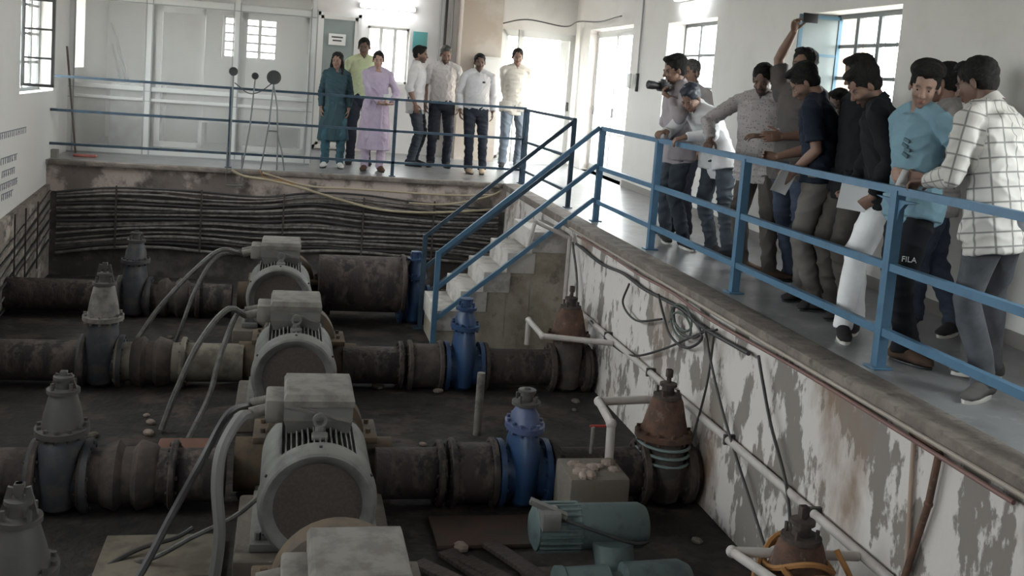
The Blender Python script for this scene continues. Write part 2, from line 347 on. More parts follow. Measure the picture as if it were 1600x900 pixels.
# tube lights (the room's lamps)
def tube_light(mw, label):
    t = thing('tube_light', label, 'lamp'); t.matrix_world = mw
    MB().cbox((0, .03, 0), (1.0, .05, .07), .008).build('lamp_housing', M_white, t)
    MB().cyl((-.47, -.02, 0), (.47, -.02, 0), .035, n=12).build('lamp_tube', M_tube, t)
    l = bpy.data.lights.new('tube_glow', 'AREA'); l.shape = 'RECTANGLE'; l.size = .95; l.size_y = .06; l.energy = 9; l.color = (.92, .96, 1)
    lo = bpy.data.objects.new('tube_glow', l); COL.objects.link(lo); lo.parent = t; lo.location = (0, -.07, 0); lo.rotation_euler = (-PI/2, 0, 0)
tube_light(Matrix.Translation((1.65, YB-.09, 2.62)), 'glowing tube light high on the far wall above the bright window')
tube_light(RM @ Matrix.Translation((-.07, 12.5, 2.72)) @ Matrix.Rotation(-PI/2, 4, 'Z'), 'glowing tube light above the small barred window, right wall')

# ---------------------------------------------------------------- glass cabin
CY = 15.72
t = thing('glass_cabin_partition', 'white framed sliding glass partition behind the far left railing', 'partition', (-1.4, CY, 0))
def fr(name, mb, m=M_alu): return mb.build(name, m, t, None)
mb = MB()
off = Vector((-1.4, CY, 0))
def bxw(mb, x0, x1, y0, y1, z0, z1): return mb.bx(x0+1.4, x1+1.4, y0-CY, y1-CY, z0, z1)
for x in (-3.07, -2.02, -.80, .31): bxw(mb, x-.035, x+.035, CY-.04, CY+.04, 0, 2.32)
for z, h in ((.06, .05), (2.24, .05), (.97, .03)): bxw(mb, -3.1, .34, CY-.035, CY+.035, z-h, z+h)
bxw(mb, -3.1, .34, CY-.03, CY+.03, .80, .835)
bxw(mb, -3.1, .34, CY-.035, CY+.035, 3.0, 3.1)
for x in (-3.07, -2.02, -.80, .31): bxw(mb, x-.03, x+.03, CY-.03, CY+.03, 2.3, CEIL)
fr('frame', mb)
mb = MB()
for x in (-3.07, -2.02, -.80, .31):
    for d in (-.045, .045): bxw(mb, x+d-.009, x+d+.009, CY-.046, CY-.03, .02, 2.32)
bxw(mb, -3.1, .34, CY-.046, CY-.034, 2.19, 2.205); bxw(mb, -3.1, .34, CY-.046, CY-.034, .0, .02); bxw(mb, -3.1, .34, CY-.046, CY-.034, .935, .945); bxw(mb, -3.1, .34, CY-.046, CY-.034, .79, .80)
fr('dark_edge_trim', mb, M_aluD)
for a, b in ((-3.03, -2.06), (-1.98, -.84), (-.76, .27)):
    mb = MB(); bxw(mb, a, b, CY-.004, CY+.004, .11, 2.2); fr('glass_pane', mb, M_glassF)
    mb = MB(); bxw(mb, a, b, CY-.004, CY+.004, 2.3, CEIL); fr('upper_glass_pane', mb, M_glassF)
for a, b in ((-1.92, -1.25), (-.72, .24)):
    mb = MB()
    for p in ((a, a+.07, .14, 2.2), (b-.05, b, .14, 2.2), (a, b, .14, .22), (a, b, 2.1, 2.2)): bxw(mb, p[0], p[1], CY+.06, CY+.1, p[2], p[3])
    s_ = fr('sliding_sash', mb)
struct('wall_cabin', MB().bx(.29, .35, CY+.05, YB, 0, CEIL), M_paintgrey, label='side wall of the glass cabin')
tag(MB().cbox((-2.35, 17.2, .5), (.8, .4, 1.0), .02).build('low_cupboard', mat('cupboard_grey', (.16, .155, .15), .6, col2=(.28, .27, .26), scale=4)), 'grey low cupboard inside the glass cabin, left end', 'cupboard')
for i, (x0, x1, z0) in enumerate(((-2.98, -2.5, 1.95), (-2.95, -2.6, 1.6), (-2.88, -2.4, 1.75))):
    tag(MB().cyl((x0, 18.45-i*.08, z0), (x1+.1, 18.1-i*.08, .0), .018, n=8).build('leaning_pole', M_aluD), 'thin grey pole leaning inside the glass cabin', 'pole', 'poles leaning in the cabin')
t = thing('desk', 'pale desk top running along the back of the glass cabin', 'desk', (-.6, 18.3, 0))
MB().cbox((0, 0, .42), (1.7, .7, .04), .006).build('desk_top', M_white, t)
for x in (-.8, .8): MB().bx(x-.02, x+.02, -.3, .3, 0, .4).build('leg', M_aluD, t)
tag(MB().cyl((-3.02, 15.15, 1.5), (-2.9, 15.3, .02), .014, n=8).build('stick', mat('brown_stick', (.12, .09, .07), .7)), 'thin dark stick leaning in the corner by the cabin', 'stick')
tag(MB().cbox((-2.72, 15.0, .02), (.3, .08, .03), .008).build('red_cloth', mat('red_cloth_m', (.40, .12, .10), .9)), 'red rag lying at the foot of the glass cabin', 'rag')
# far wall details
tag(MB().cbox((2.27, YB-.03, 2.05), (.26, .03, .38), .004).build('notice_board', M_teal), 'teal notice board right of the bright window', 'notice board')
for x, w in ((2.62, .03), (2.72, .05), (2.84, .03)):
    tag(MB().cyl((x, YB-.04, .3), (x, YB-.04, 3.6), w/2, n=8).build('wall_conduit', M_dark if w > .04 else M_aluD), 'dark vertical conduit beside the tan pillar' if w > .04 else 'thin grey vertical conduit beside the tan pillar', 'conduit', None if w > .04 else 'thin grey conduits by the pillar')
t = thing('electrical_cabinet', 'grey electrical cabinet in front of the tan pillar, behind the white shirts', 'cabinet', (3.45, 18.1, .9))
MB().cbox((0, 0, .5), (.5, .2, .95), .01).build('cabinet_body', M_white, t); MB().cbox((0, -.11, .5), (.44, .02, .88), .006).build('cabinet_door', M_white, t)
t = thing('wall_notice', 'small white notice on the teal glass door', 'notice', (.78, YB-.1, 1.98))
MB().box((0, 0, .0), (.30, .006, .2)).build('sheet', M_white, t)
mbx = MB(); mbx.box((0, -.005, .04), (.2, .003, .025)); mbx.box((0, -.005, -.02), (.16, .003, .025)); mbx.build('printed_lines', M_dark, t)
tag(MB().tube(spline([(3.7, 18.6, 2.5), (4.2, 18.6, 2.62), (4.9, 18.55, 2.55), (4.98, 17.9, 2.62), (4.95, 16.5, 2.56), (4.93, 15.3, 2.6)]), .012).build('loose_wire', M_cable), 'black wire drooping above the far doors', 'wire')
t = thing('switch_box', 'black switch with conduit on the right wall beside the daylight door', 'switch', (0, 0, 0)); t.matrix_world = RM @ Matrix.Translation((-.0, 14.62, 1.5))
MB().cbox((-.02, 0, .1), (.04, .06, .27), .006).build('switch_body', M_dark, t); MB().cyl((-.02, .0, .23), (-.02, .02, 2.4), .013, n=8).build('conduit', M_aluD, t)
tag(MB().cbox((5.0, 14.88, 1.62), (.03, .16, .22), .008).build('switch_plate', M_white), 'white switch plate beside the daylight door', 'switch')
tag(MB().cbox((-3.06, 14.75, -.02), (.09, .12, .26), .008).build('junction_box', mat('box_grey', (.25, .23, .21), .7)), 'small grey junction box at the left end of the far pit edge', 'box')
# faded painted writing on the left wall
t = thing('painted_lettering', 'faded rows of blue painted lettering on the left wall', 'wall lettering', (-3.098, 12.3, .1)); random.seed(3)
for r, (z, L0, L1) in enumerate(((.42, 12.2, 13.35), (.13, 12.25, 12.95), (-.02, 12.3, 12.85), (-.16, 12.25, 12.98), (-.28, 12.3, 12.8))):
    mb = MB(); y = L0; mb.bx(0, .002, L0-12.3, L1-12.3, z-.1+.066, z-.1+.078)
    while y < L1-.03:
        w = random.uniform(.03, .06); h = random.uniform(.035, .06); mb.bx(0, .0021, y-12.3, y-12.3+.02, z-.1, z-.1+.075)
        if random.random() < .6: mb.bx(0, .0022, y-12.3, y-12.3+w*.8, z-.1+.066-h, z-.1+.080-h)
        y += w+random.uniform(.02, .05)
    mb.build('lettering_row', M_ink, t)

# ---------------------------------------------------------------- railings
def rail_run(name, label, posts, ends, zs, m, pw=.055, zb=0, rh=.045):
    t = thing(name, label, 'railing', (posts[0][0], posts[0][1], zb)); L = Vector((posts[0][0], posts[0][1], zb))
    for p in posts:
        mb = MB(); mb.box(Vector((p[0], p[1], zb+zs[0]/2))-L, (pw, pw, zs[0])); mb.cbox(Vector((p[0], p[1], zb+.006))-L, (pw*2, pw*2, .012), .003); mb.build('post', m, t)
    for z in zs:
        mb = MB(); pts = [Vector((q[0], q[1], zb+z))-L for q in ends]
        for a, b in zip(pts, pts[1:]): mb.bar(a, b, .045, rh)
        mb.build('rail', m, t)
    return t
rr = rail_run('guard_railing', 'bright blue guard railing along the right walkway, visitors leaning on it', [(3.42, y) for y in (1.3, 3.25, 5.22, 7.22, 9.12, 10.92)], [(3.42, .55), (3.42, 10.94)], (1.04, .60, .22), M_blue, .062)
for s in (-1, 1):
    mb = MB(); mb.rings([[Vector((x, 3.92+s*y, z)) for y, z in ((.03, .99), (.03, .86), (.05, .93), (.09, .97), (.2, .99))] for x in (-.012, .012)])
    mb.build('corner_gusset', M_blue, rr)
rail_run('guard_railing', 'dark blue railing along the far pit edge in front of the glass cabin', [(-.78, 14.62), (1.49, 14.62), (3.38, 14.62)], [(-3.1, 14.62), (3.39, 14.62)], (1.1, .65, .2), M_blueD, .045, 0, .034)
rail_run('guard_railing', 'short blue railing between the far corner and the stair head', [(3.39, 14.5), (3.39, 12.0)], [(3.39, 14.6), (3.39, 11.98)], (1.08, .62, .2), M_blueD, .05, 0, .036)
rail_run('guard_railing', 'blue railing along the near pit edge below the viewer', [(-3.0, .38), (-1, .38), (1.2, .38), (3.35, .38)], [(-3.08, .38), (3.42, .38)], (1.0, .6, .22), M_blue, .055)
def stair_rail(y, label, m):
    t = thing('stair_handrail', label, 'handrail', (1.67, y, -1.55)); L = Vector((1.67, y, -1.55))
    mb = MB(); mb.box((0, 0, .57), (.055, .055, 1.14)); mb.cbox((0, 0, .008), (.16, .16, .016), .003); mb.build('post', m, t)
    for dz in (0, -.42, -.80):
        mb = MB(); mb.bar(Vector((3.38, y, 1.05+dz))-L, Vector((1.67, y, -.43+dz*.93))-L, .04, .045); mb.build('rail', m, t)
    return t
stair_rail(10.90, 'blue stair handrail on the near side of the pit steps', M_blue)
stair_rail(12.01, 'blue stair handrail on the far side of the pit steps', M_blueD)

# ---------------------------------------------------------------- stairs
t = thing('pit_stairs', 'whitewashed concrete steps going down into the pit', 'stairs', (2.6, 11.45, -1.55))
L = Vector((2.6, 11.45, -1.55)); xs = [1.71, 1.97, 2.22, 2.47, 2.74]; zt = [-1.08, -.855, -.63, -.405, -.16]
mb = MB()
for i, (x, z) in enumerate(zip(xs, zt)):
    x1 = xs[i+1]+.005 if i < 4 else 3.14
    mb.bx(x-L.x, x1-L.x, 10.97-L.y, 11.95-L.y, -.0, z-.001-L.z-.03)
mb.build('side_wall', M_stairside, t)
for i, (x, z) in enumerate(zip(xs, zt)):
    x1 = xs[i+1]+.03 if i < 4 else 3.12
    mb = MB(); z0 = z-.23
    mb.cbox(((x-.012+x1)/2-L.x, 11.46-L.y, (z+z0)/2-L.z), (x1-x+.02, 1.02, z-z0), .008); mb.build('step', M_stair, t)
# ---------------------------------------------------------------- pumps, motors, pipes
PZ = -1.34; ROWS = {1: 12.35, 2: 9.7, 3: 7.0, 4: 4.75}
def motor(x, y, z, label):
    """axis along y, fan cover towards the viewer; z = shaft height"""
    t = thing('electric_motor', label, 'motor', (x, y, -1.55)); h = z+1.55; R = .30
    mb = MB(); mb.lathe((0, 0, h), (0, 1, 0), [(.08, .05), (.08, R-.02), (.84, R-.02), (.87, R+.03), (.91, R+.03), (.93, .22), (.955, .08)], 48)
    mb.cm = 1
    for i in range(60):
        a = 2*PI*i/60
        if abs(math.cos(a)) < .72:
            c = Vector((math.cos(a), 0, math.sin(a))); u = Vector((-math.sin(a), 0, math.cos(a)))
            R3 = Matrix((u, Vector((0, 1, 0)), c)).transposed(); mb.box(Vector((0, .49, h))+c*(R+.0), (.0095, .76, .078), R3)
    mb.cm = 1
    for s_ in (-1, 1): mb.loft([((s_*.16, yy, h), (0, 0, .245), (.185, 0, 0)) for yy in (.09, .10, .85, .86)], 32)
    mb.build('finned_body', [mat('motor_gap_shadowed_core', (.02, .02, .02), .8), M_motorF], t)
    mb = MB(); mb.lathe((0, 0, h), (0, 1, 0), [(.03, .258), (.02, .262), (-.02, .310), (-.022, .322), (-.012, .336), (.03, .350), (.12, .356), (.135, .345), (.135, .30), (.05, .30), (.045, .258), (.03, .258)], 56, False)
    mb.build('fan_cover_rim', M_motorF, t)
    mb = MB(); mb.lathe((0, 0, h), (0, 1, 0), [(.022, .001), (.022, .262), (.05, .27), (.06, .001)], 48)
    mb.build('fan_grille', M_motorD, t)
    for i in range(6):
        a = 2*PI*(i+.5)/6; c = Vector((.338*math.cos(a), .045, h+.338*math.sin(a))); n_ = Vector((math.cos(a), 0, math.sin(a))); MB().cyl(c, c+n_*.024, .010, n=6).build('bolt', M_dark, t)
    for s in (-1, 1):
        mb = MB(); mb.cbox((s*.26, .48, .28), (.12, .7, .16), .01); mb.cbox((s*.30, .48, .18), (.17, .8, .05), .006)
        for yy in (.15, .82): mb.cyl((s*.34, yy, .2), (s*.34, yy, .25), .02, n=6)
        mb.build('foot', M_motorF, t)
    # terminal box, box on the left shoulder towards the viewer
    bxm = MB(); z0 = h+.29; z1 = h+.50; b0, b1 = .42, .90
    bxm.rings([[Vector(p) for p in r] for r in (
        [(-.19, b0+.03, z0), (.19, b0+.03, z0), (.19, b1-.02, z0), (-.19, b1-.02, z0)],
        [(-.22, b0, z0+.09), (.205, b0, z0+.09), (.205, b1, z0+.09), (-.22, b1, z0+.09)],
        [(-.22, b0, z1-.02), (.205, b0, z1-.02), (.205, b1, z1-.02), (-.22, b1, z1-.02)])])
    tb = bxm.build('terminal_box', M_box, t, ang=18)
    mb = MB(); mb.rings([[Vector((sx*hw-.005, (b0+b1)/2+sy*hd, z)) for sx, sy in ((-1, -1), (1, -1), (1, 1), (-1, 1))] for hw, hd, z in ((.216, (b1-b0)/2+.012, z1-.03), (.219, (b1-b0)/2+.014, z1+.01), (.205, (b1-b0)/2-.01, z1+.045), (.19, (b1-b0)/2-.03, z1+.05))])
    mb.bar((-.21, b0-.006, z1-.02), (.20, b0-.006, z0+.09), .012, .02); mb.build('lid', M_lid, tb, ang=18)
    mb = MB(); mb.cbox((-.275, .62, z0+.13), (.12, .30, .15), .015); mb.cyl((-.32, .54, z0+.13), (-.43, .52, z0+.10), .035, .04); mb.cyl((-.32, .70, z0+.13), (-.43, .70, z0+.10), .035, .04)
    mb.build('cable_gland_box', M_lid, tb)
    mb = MB(); mb.cyl((0, .36, h+.28), (0, .36, h+.37), .028); mb.lathe((0, .36, h+.405), (0, 1, 0), [(-.012, .028), (-.012, .045), (.012, .045), (.012, .028), (-.012, .028)], 16, False)
    mb.build('lifting_eye', M_motorF, t)
    mb = MB(); mb.cbox((0, .27, h+.335), (.10, .09, .03), .008); mb.build('name_tag_plate', M_motorF, t)
    mb = MB(); mb.cbox((0, .46, .075), (.95, .98, .15), .02); mb.build('base_plinth', M_plinth, t)
    return t
mot = [motor(.0, 11.15, -1.05, 'grey finned electric motor farthest away, close to the cable covered wall'),
       motor(.155, 8.42, -1.09, 'grey finned electric motor second from the far wall'),
       motor(.285, 5.86, -1.085, 'grey finned electric motor nearest one seen whole, beside the blue valve'),
       motor(.40, 3.62, -1.13, 'dusty electric motor at the bottom edge, only its terminal box top in view')]
def pump(x, y, label):
    t = thing('pump', label, 'pump', (x, y, -1.55)); h = .44
    mb = MB(); mb.lathe((0, -.24, h), (0, 1, 0), [(0, .10), (.04, .14), (.10, .27), (.16, .34), (.32, .34), (.38, .27), (.44, .14), (.48, .10)], 36); mb.cyl((-.55, 0, .21), (.55, 0, .21), .19, n=24)
    mb.build('volute_casing', M_pump, t)
    mb = MB(); mb.cbox((0, 0, h+.01), (.86, .40, .05), .01); mb.bolts((0, 0, h+.02), (0, 0, 1), .38, 12, .018, .045); mb.build('casing_flange', M_pump, t)
    for s in (-1, 1):
        mb = MB(); mb.lathe((0, s*.22, h), (0, s, 0), [(0, .09), (.02, .12), (.08, .12), (.10, .07), (.128, .035)], 20); mb.build('bearing_housing', M_pump, t)
    mb = MB(); mb.cbox((0, 0, .06), (.8, .6, .12), .02); mb.build('base_plinth', M_plinth, t)
pump(.06, 12.49, 'brown split casing pump behind the farthest motor')
pump(.2, 9.75, 'brown split casing pump behind the second motor')
pump(.30, 7.19, 'brown split casing pump behind the nearest whole motor')
pump(.36, 4.95, 'orange brown pump between the nearest whole motor and the box at the bottom edge')
def pipe(x0, x1, y, z, r, label, m=M_pipe, fl=(), fr=.25, name='steel_pipe', ribs=None):
    t = thing(name, label, 'pipe', ((x0+x1)/2, y, z)); c = (x0+x1)/2
    MB().cyl((x0-c, 0, 0), (x1-c, 0, 0), r, n=32).build('pipe_barrel', m, t)
    for f in fl:
        mb = MB(); mb.lathe((f-c-.022, 0, 0), (1, 0, 0), [(0, fr-.01), (.008, fr), (.036, fr), (.044, fr-.01)], 32); mb.bolts((f-c, 0, 0), (1, 0, 0), fr-.035, 12, .014, .038); mb.build('pipe_flange', m, t)
    if ribs:
        mb = MB(); mb.lathe((ribs[0]-c, 0, 0), (1, 0, 0), [(0, r), (.02, fr-.03), (.1, fr), (.14, r+.01), (.2, r+.01), (.24, fr), (.34, fr-.03), (.36, r)], 32); mb.build('expansion_joint', M_rustD, t)
    return t
for k in (1, 2, 3, 4):
    y = ROWS[k]; nm = {1: 'farthest', 2: 'second farthest', 3: 'nearest whole', 4: 'bottom edge'}[k]; vx = {1: -1.65, 2: -1.56, 3: -1.36, 4: -1.12}[k]
    py = {1: 12.75, 2: 9.98, 3: 7.4, 4: 5.1}[k]; px = {1: .06, 2: .2, 3: .3, 4: .36}[k]
    pipe(-3.04, vx-.12, y, PZ, .185, 'dark pipe at the left pit wall, row of the %s motor' % nm, M_pipe, (vx-.15,))
    pipe(vx+.12, -.30 if k > 1 else -.55, y, PZ, .18, 'pipe between the dark gate valve and the pump behind the %s motor' % nm, M_pipeL if k == 2 else M_pipe, (vx+.15, vx+.72), .235, ribs=(vx+.26,))
    if k == 1:
        pipe(.45, 1.5, y, -1.10, .34, 'large dark pipe between the farthest motor and the blue valve by the steps', M_pipe, (1.46,), .38)
        pipe(1.75, 3.13, y, PZ, .2, 'dark pipe running behind the pit steps', M_pipe, (1.9,))
    else:
        pipe(px+.42, 1.22, y, PZ, .18, 'brown pipe right of the %s motor' % nm, M_pipe, (1.18,), .235)
        pipe(1.24, 1.60, y, PZ, .215, 'thicker jointed pipe left of the blue valve, row of the %s motor' % nm, M_rustD if k == 2 else M_pipe, (1.27, 1.57), .25)
        pipe(1.98, 2.74, y, PZ, .18, 'pipe from blue valve to rusty valve, row of the %s motor' % nm, M_pipe, (2.02, 2.70), .24)
        pipe(3.04, 3.14, y, PZ, .18, 'pipe stub entering the right pit wall, row of the %s motor' % nm, M_rustD, (3.07,), .24)
# connection between pipes and pumps (rows are slightly ahead of the pumps)
def gate_valve(x, y, label, zf, zg, ztop, mbody, mbonnet, mtop, wf=.15, wb=.11, kind='gate_valve', grp=None, yoke=False, bw=1.0):
    """zf bonnet flange height, zg gland height, ztop spindle top"""
    t = thing(kind, label, 'valve', (x, y, -1.55)); Z = lambda z: z+1.55
    def oval(z, a, b): return ((0, 0, Z(z)), (a, 0, 0), (0, b, 0))
    mb = MB(); mb.loft([oval(-1.55, .08, .14), oval(-1.50, .13*bw, .22), oval(-1.30, .15*bw, .26), oval(-1.1, .14*bw, .23), oval(zf-.04, wf-.02, .17)], 28); mb.build('valve_body', mbody, t)
    for s in (-1, 1):
        mb = MB(); mb.lathe((s*.17, 0, Z(PZ)), (s, 0, 0), [(-.1, .19), (-.02, .19), (-.02, .245), (.02, .245), (.02, .18)], 28); mb.bolts((s*.165, 0, Z(PZ)), (1, 0, 0), .215, 12, .013, .035); mb.build('end_flange', mbody, t)
    mb = MB(); mb.loft([oval(zf-.05, wf+.01, .19), oval(zf-.045, wf+.03, .21), oval(zf-.005, wf+.03, .21), oval(zf, wf+.01, .19)], 28)
    for i in range(12): a = 2*PI*i/12; mb.cyl((math.cos(a)*(wf+.008), math.sin(a)*.185, Z(zf)-.07), (math.cos(a)*(wf+.008), math.sin(a)*.185, Z(zf)+.02), .014, n=6)
    mb.build('bonnet_flange', mbonnet, t)
    mb = MB(); mb.loft([oval(zf, wf-.01, .165), oval(zf+.35*(zg-zf), wb+.015, .13), oval(zg-.05, wb-.015, .095), oval(zg-.02, wb-.03, .08)], 28); mb.build('bonnet', mbonnet, t)
    mb = MB(); mb.lathe((0, 0, Z(zg)-.03), (0, 0, 1), [(0, .07), (.005, .105), (.03, .105), (.035, .05), (.09, .045), (.095, .065), (.115, .065), (.12, .035)], 22)
    for i in range(4): a = PI/4+PI/2*i; mb.cyl((math.cos(a)*.082, math.sin(a)*.082, Z(zg)-.03), (math.cos(a)*.082, math.sin(a)*.082, Z(zg)+.05), .012, n=6)
    mb.build('gland', mtop, t)
    mb = MB(); mb.cyl((0, 0, Z(zg)+.05), (0, 0, Z(ztop)), .018, n=10); mb.cbox((0, 0, Z(ztop)-.03), (.045, .045, .06), .005); mb.build('spindle', mtop, t)
    if yoke:
        mb = MB()
        for s in (-1, 1): mb.bar((s*.07, 0, Z(zg)), (s*.035, 0, Z(ztop)-.02), .02, .03)
        mb.build('yoke', mtop, t)
    return t
gate_valve(-1.56, 9.7, 'tall grey gate valve with pale dusty bonnet at the left, behind the other', -.90, -.60, -.42, M_vdark, M_vlight, M_vgrey, .15, .11, yoke=True)
gate_valve(-1.36, 7.0, 'dark gate valve with dull grey bonnet at the left, in the middle of three', -.99, -.74, -.62, M_vdark, M_vgrey, M_vgrey, .14, .105, yoke=True)
gate_valve(-1.12, 4.85, 'grey gate valve cut by the lower left corner of the view', -.90, -.66, -.50, M_vdark, M_vgrey, M_vgrey, .15, .11, yoke=True)
gate_valve(-1.65, 12.35, 'dark gate valve in the far left corner near the cable covered wall', -.88, -.66, -.55, M_vdark, M_vdark, M_vgrey, .13, .10)
gate_valve(1.80, 9.7, 'dark blue gate valve in front of the foot of the steps', -.90, -.74, -.66, M_vblue, M_vblue, M_vblue, .112, .085, bw=.8)
gate_valve(1.79, 7.0, 'bright blue gate valve left of the concrete block', -.95, -.80, -.70, M_vblue, mat('valve_lilac_blue', (.06, .08, .17), .5), M_vgrey, .112, .085, bw=.8)
gate_valve(1.62, 12.35, 'blue gate valve on the big pipe behind the stair posts', -.95, -.76, -.68, M_vblue, M_vblue, M_vblue, .112, .085, bw=.8)
def band(x, y, z, rx, ry):
    return MB().tube([(math.cos(a)*rx, math.sin(a)*ry, z+1.55) for a in [2*PI*i/28 for i in range(29)]], .012, 6)
for (x, y, lab, zf, zg, zt) in ((2.86, 9.7, 'rusty brown gate valve by the pit wall, nearest to the steps', -.98, -.70, -.50), (2.87, 7.0, 'rusty brown gate valve with pale bands, middle one of three by the whitewashed wall', -1.02, -.74, -.55), (2.72, 4.65, 'dark rusty gate valve with orange rope round it, at the bottom edge', -.98, -.74, -.58)):
    v = gate_valve(x, y, lab, zf, zg, zt, M_rustD, M_rust, M_rustD, .19, .14)
    if y == 7.0:
        for z in (-1.10, -1.16, -1.22): band(x, y, z, .19, .24).build('pale_band', mat('band_teal', (.16, .21, .21), .5), v)
mb = MB(); random.seed(5)
for k in range(3):
    ph = random.uniform(0, 6); mb.tube([(2.72+math.cos(a+ph)*(.17+.02*k), 4.65+math.sin(a+ph)*(.19+.02*k), -.86-.06*k+.05*math.sin(2*a+k)) for a in [2*PI*i/30 for i in range(31)]], .016, 6)
mb.tube(spline([(2.55, 4.5, -.84), (2.62, 4.42, -.95), (2.5, 4.38, -1.1), (2.6, 4.3, -1.3)]), .016, 6); mb.tube(spline([(2.9, 4.6, -.80), (2.95, 4.5, -.95), (2.85, 4.4, -1.1), (2.7, 4.4, -1.2)]), .016, 6)
tag(mb.build('orange_rope', M_orange), 'orange brown rope looped round the rusty valve at the bottom edge', 'rope')

# small green motor pump, block, debris
t = thing('vacuum_pump_set', 'small sea green motor and pump set lying in front of the concrete block', 'pump', (1.95, 5.65, -1.55))
mb = MB(); mb.lathe((-.38, .12, .36), (1, 0, 0), [(0, .10), (.02, .135), (.26, .14), (.28, .15), (.30, .14), (.68, .14), (.72, .12), (.72, .02)], 28)
for i in range(22): a = 2*PI*i/22; mb.box((-.22, .12+math.cos(a)*.145, .36+math.sin(a)*.145), (.26, .012, .012))
mb.build('motor_barrel', M_green, t)
mb = MB(); mb.cbox((-.30, .02, .46), (.12, .14, .12), .02); mb.bar((-.42, .05, .56), (-.2, .0, .48), .05, .03); mb.build('terminal_cover', M_motor, t)
mb = MB(); mb.loft([((.1, 0, .32), (.13, 0, 0), (0, .10, 0)), ((.1, -.08, .2), (.12, 0, 0), (0, .10, 0)), ((.1, -.16, .1), (.15, 0, 0), (0, .12, 0))], 20); mb.build('neck', M_green, t)
mb = MB(); mb.lathe((-.32, -.26, .16), (1, 0, 0), [(0, .08), (.01, .13), (.05, .13), (.06, .12), (.32, .13), (.34, .09), (.40, .09), (.42, .14), (.76, .15), (.82, .12), (.83, .02)], 28); mb.build('pump_barrel', M_green, t)
mb = MB(); mb.cbox((0, -.05, .02), (.8, .6, .04), .005); mb.build('base_plate', M_rustD, t)
MB().tube(spline([(-.22, .0, .46), (.0, -.06, .40), (.2, -.08, .34), (.34, .02, .30)]), .011).build('black_lead', M_dark, t)
t = thing('concrete_block', 'rough concrete block with broken top beside the blue valve', 'block', (2.17, 6.5, -1.55))
MB().cbox((0, 0, .22), (.42, .4, .44), .02).build('block_body', mat('block_plaster', (.15, .13, .112), .9, col2=(.15, .125, .10), scale=6, bump=.4), t)
mb = MB(); random.seed(11)
for k in range(16): mb.ell((random.uniform(-.14, .14), random.uniform(-.16, .1), .445), (random.uniform(.03, .07), random.uniform(.03, .06), random.uniform(.015, .035)), Matrix.Rotation(random.uniform(0, 3), 3, 'Z'), 7, 5)
mb.build('broken_top', M_rubble, t)
t = thing('drain_pipe_stub', 'small red handled valve pipe stub beside the white pipe and the blue valve', 'pipe', (2.28, 6.9, -1.16))
MB().cyl((0, 0, 0), (0, 0, .2), .014).build('stub', M_vlight, t); mb = MB(); mb.cbox((.06, .02, .2), (.16, .02, .015), .004); mb.build('red_handle', M_red, t)
random.seed(21)
for i, (x, y, a) in enumerate(((1.35, 5.75, .5), (1.5, 5.65, .62), (1.62, 5.8, .45), (1.22, 5.6, .7))):
    tag(MB().cbox((0, 0, .0), (.12, .95, .03), .004).build('wooden_board', M_wood), 'dark old board lying on the pit floor left of the green motor', 'board', 'boards on the pit floor')
    o = bpy.data.objects[[k.name for k in bpy.data.objects if k.name.startswith('wooden_board')][-1]]; o.location = (x, y, -1.53+.012*i); o.rotation_euler = (0, .03*i, a)
for i in range(46):
    x = random.choice((random.uniform(-1.4, -.3), random.uniform(.9, 2.9), random.uniform(-2.8, 2.9))); y = random.uniform(4.9, 11.5); s_ = random.uniform(.03, .08)
    mb = MB(); mb.ell((0, 0, s_*.3), (s_, s_*random.uniform(.5, .9), s_*.45), Matrix.Rotation(random.uniform(0, 3), 3, 'Z'), 7, 5)
    tag(mb.build('rubble_stone', M_rubble if i % 4 == 0 else M_plinth, ang=20), 'loose stone on the dark pit floor', 'stone', 'stones on the pit floor').location = (x, y, -1.55)
tag(MB().cbox((0, 0, 0), (.75, .45, .03), .006).build('rust_stained_plate', mat('plate_red', (.065, .033, .027), .85, col2=(.045, .037, .027), scale=6)), 'reddish plate lying under the pipes left of the green motor', 'plate').location = (1.45, 6.45, -1.53)
tag(MB().cbox((0, 0, 0), (.7, .55, .05), .006).build('concrete_slab', mat('slab_tan', (.17, .145, .115), .9, col2=(.12, .1, .08), scale=6)), 'tan concrete slab on the pit floor at the lower left', 'slab').location = (-.62, 6.15, -1.52)
tag(MB().cbox((0, 0, .1), (.4, .3, .2), .02).build('red_brick_block', mat('brick_red', (.13, .06, .04), .9)), 'reddish block behind the left pipe of the nearest whole motor', 'block').location = (-.62, 7.6, -1.55)
for x in (-.55, -.1): pass
tag(MB().cyl((0, 0, 0), (0, 0, .55), .035).build('stand_pipe', M_vlight), 'short pale standing pipe between the two blue valves', 'pipe').location = (1.72, 8.35, -1.55)

# ---------------------------------------------------------------- white plastic pipes
def pv(name, label, pts, r, m=M_pvc, elbows=()):
    t = thing(name, label, 'pipe', pts[0]); L = Vector(pts[0])
    for a, b in zip(pts, pts[1:]): MB().cyl(Vector(a)-L, Vector(b)-L, r, n=14).build('pipe_length', m, t)
    for p in pts[1:-1]: MB().ell(Vector(p)-L, (r*1.25,)*3, None, 14, 8).build('elbow', m, t)
    return t
p = pv('plastic_pipe', 'long white plastic pipe fixed along the whitewashed pit wall', [(3.10, 10.2, -.87), (3.10, 3.6, -.87)], .028)
for y in (9.2, 8.0, 6.4, 5.2, 4.2): MB().bx(-.03, .05, y-10.2-.012, y-10.2+.012, -.035, .035).build('pipe_clip', M_vgrey, p)
pv('plastic_pipe', 'white plastic branch pipe by the rusty valve nearest the steps, with end turned down', [(3.07, 8.92, -.87), (2.44, 9.13, -.87), (2.45, 9.75, -.87), (2.45, 9.75, -1.12)], .027)
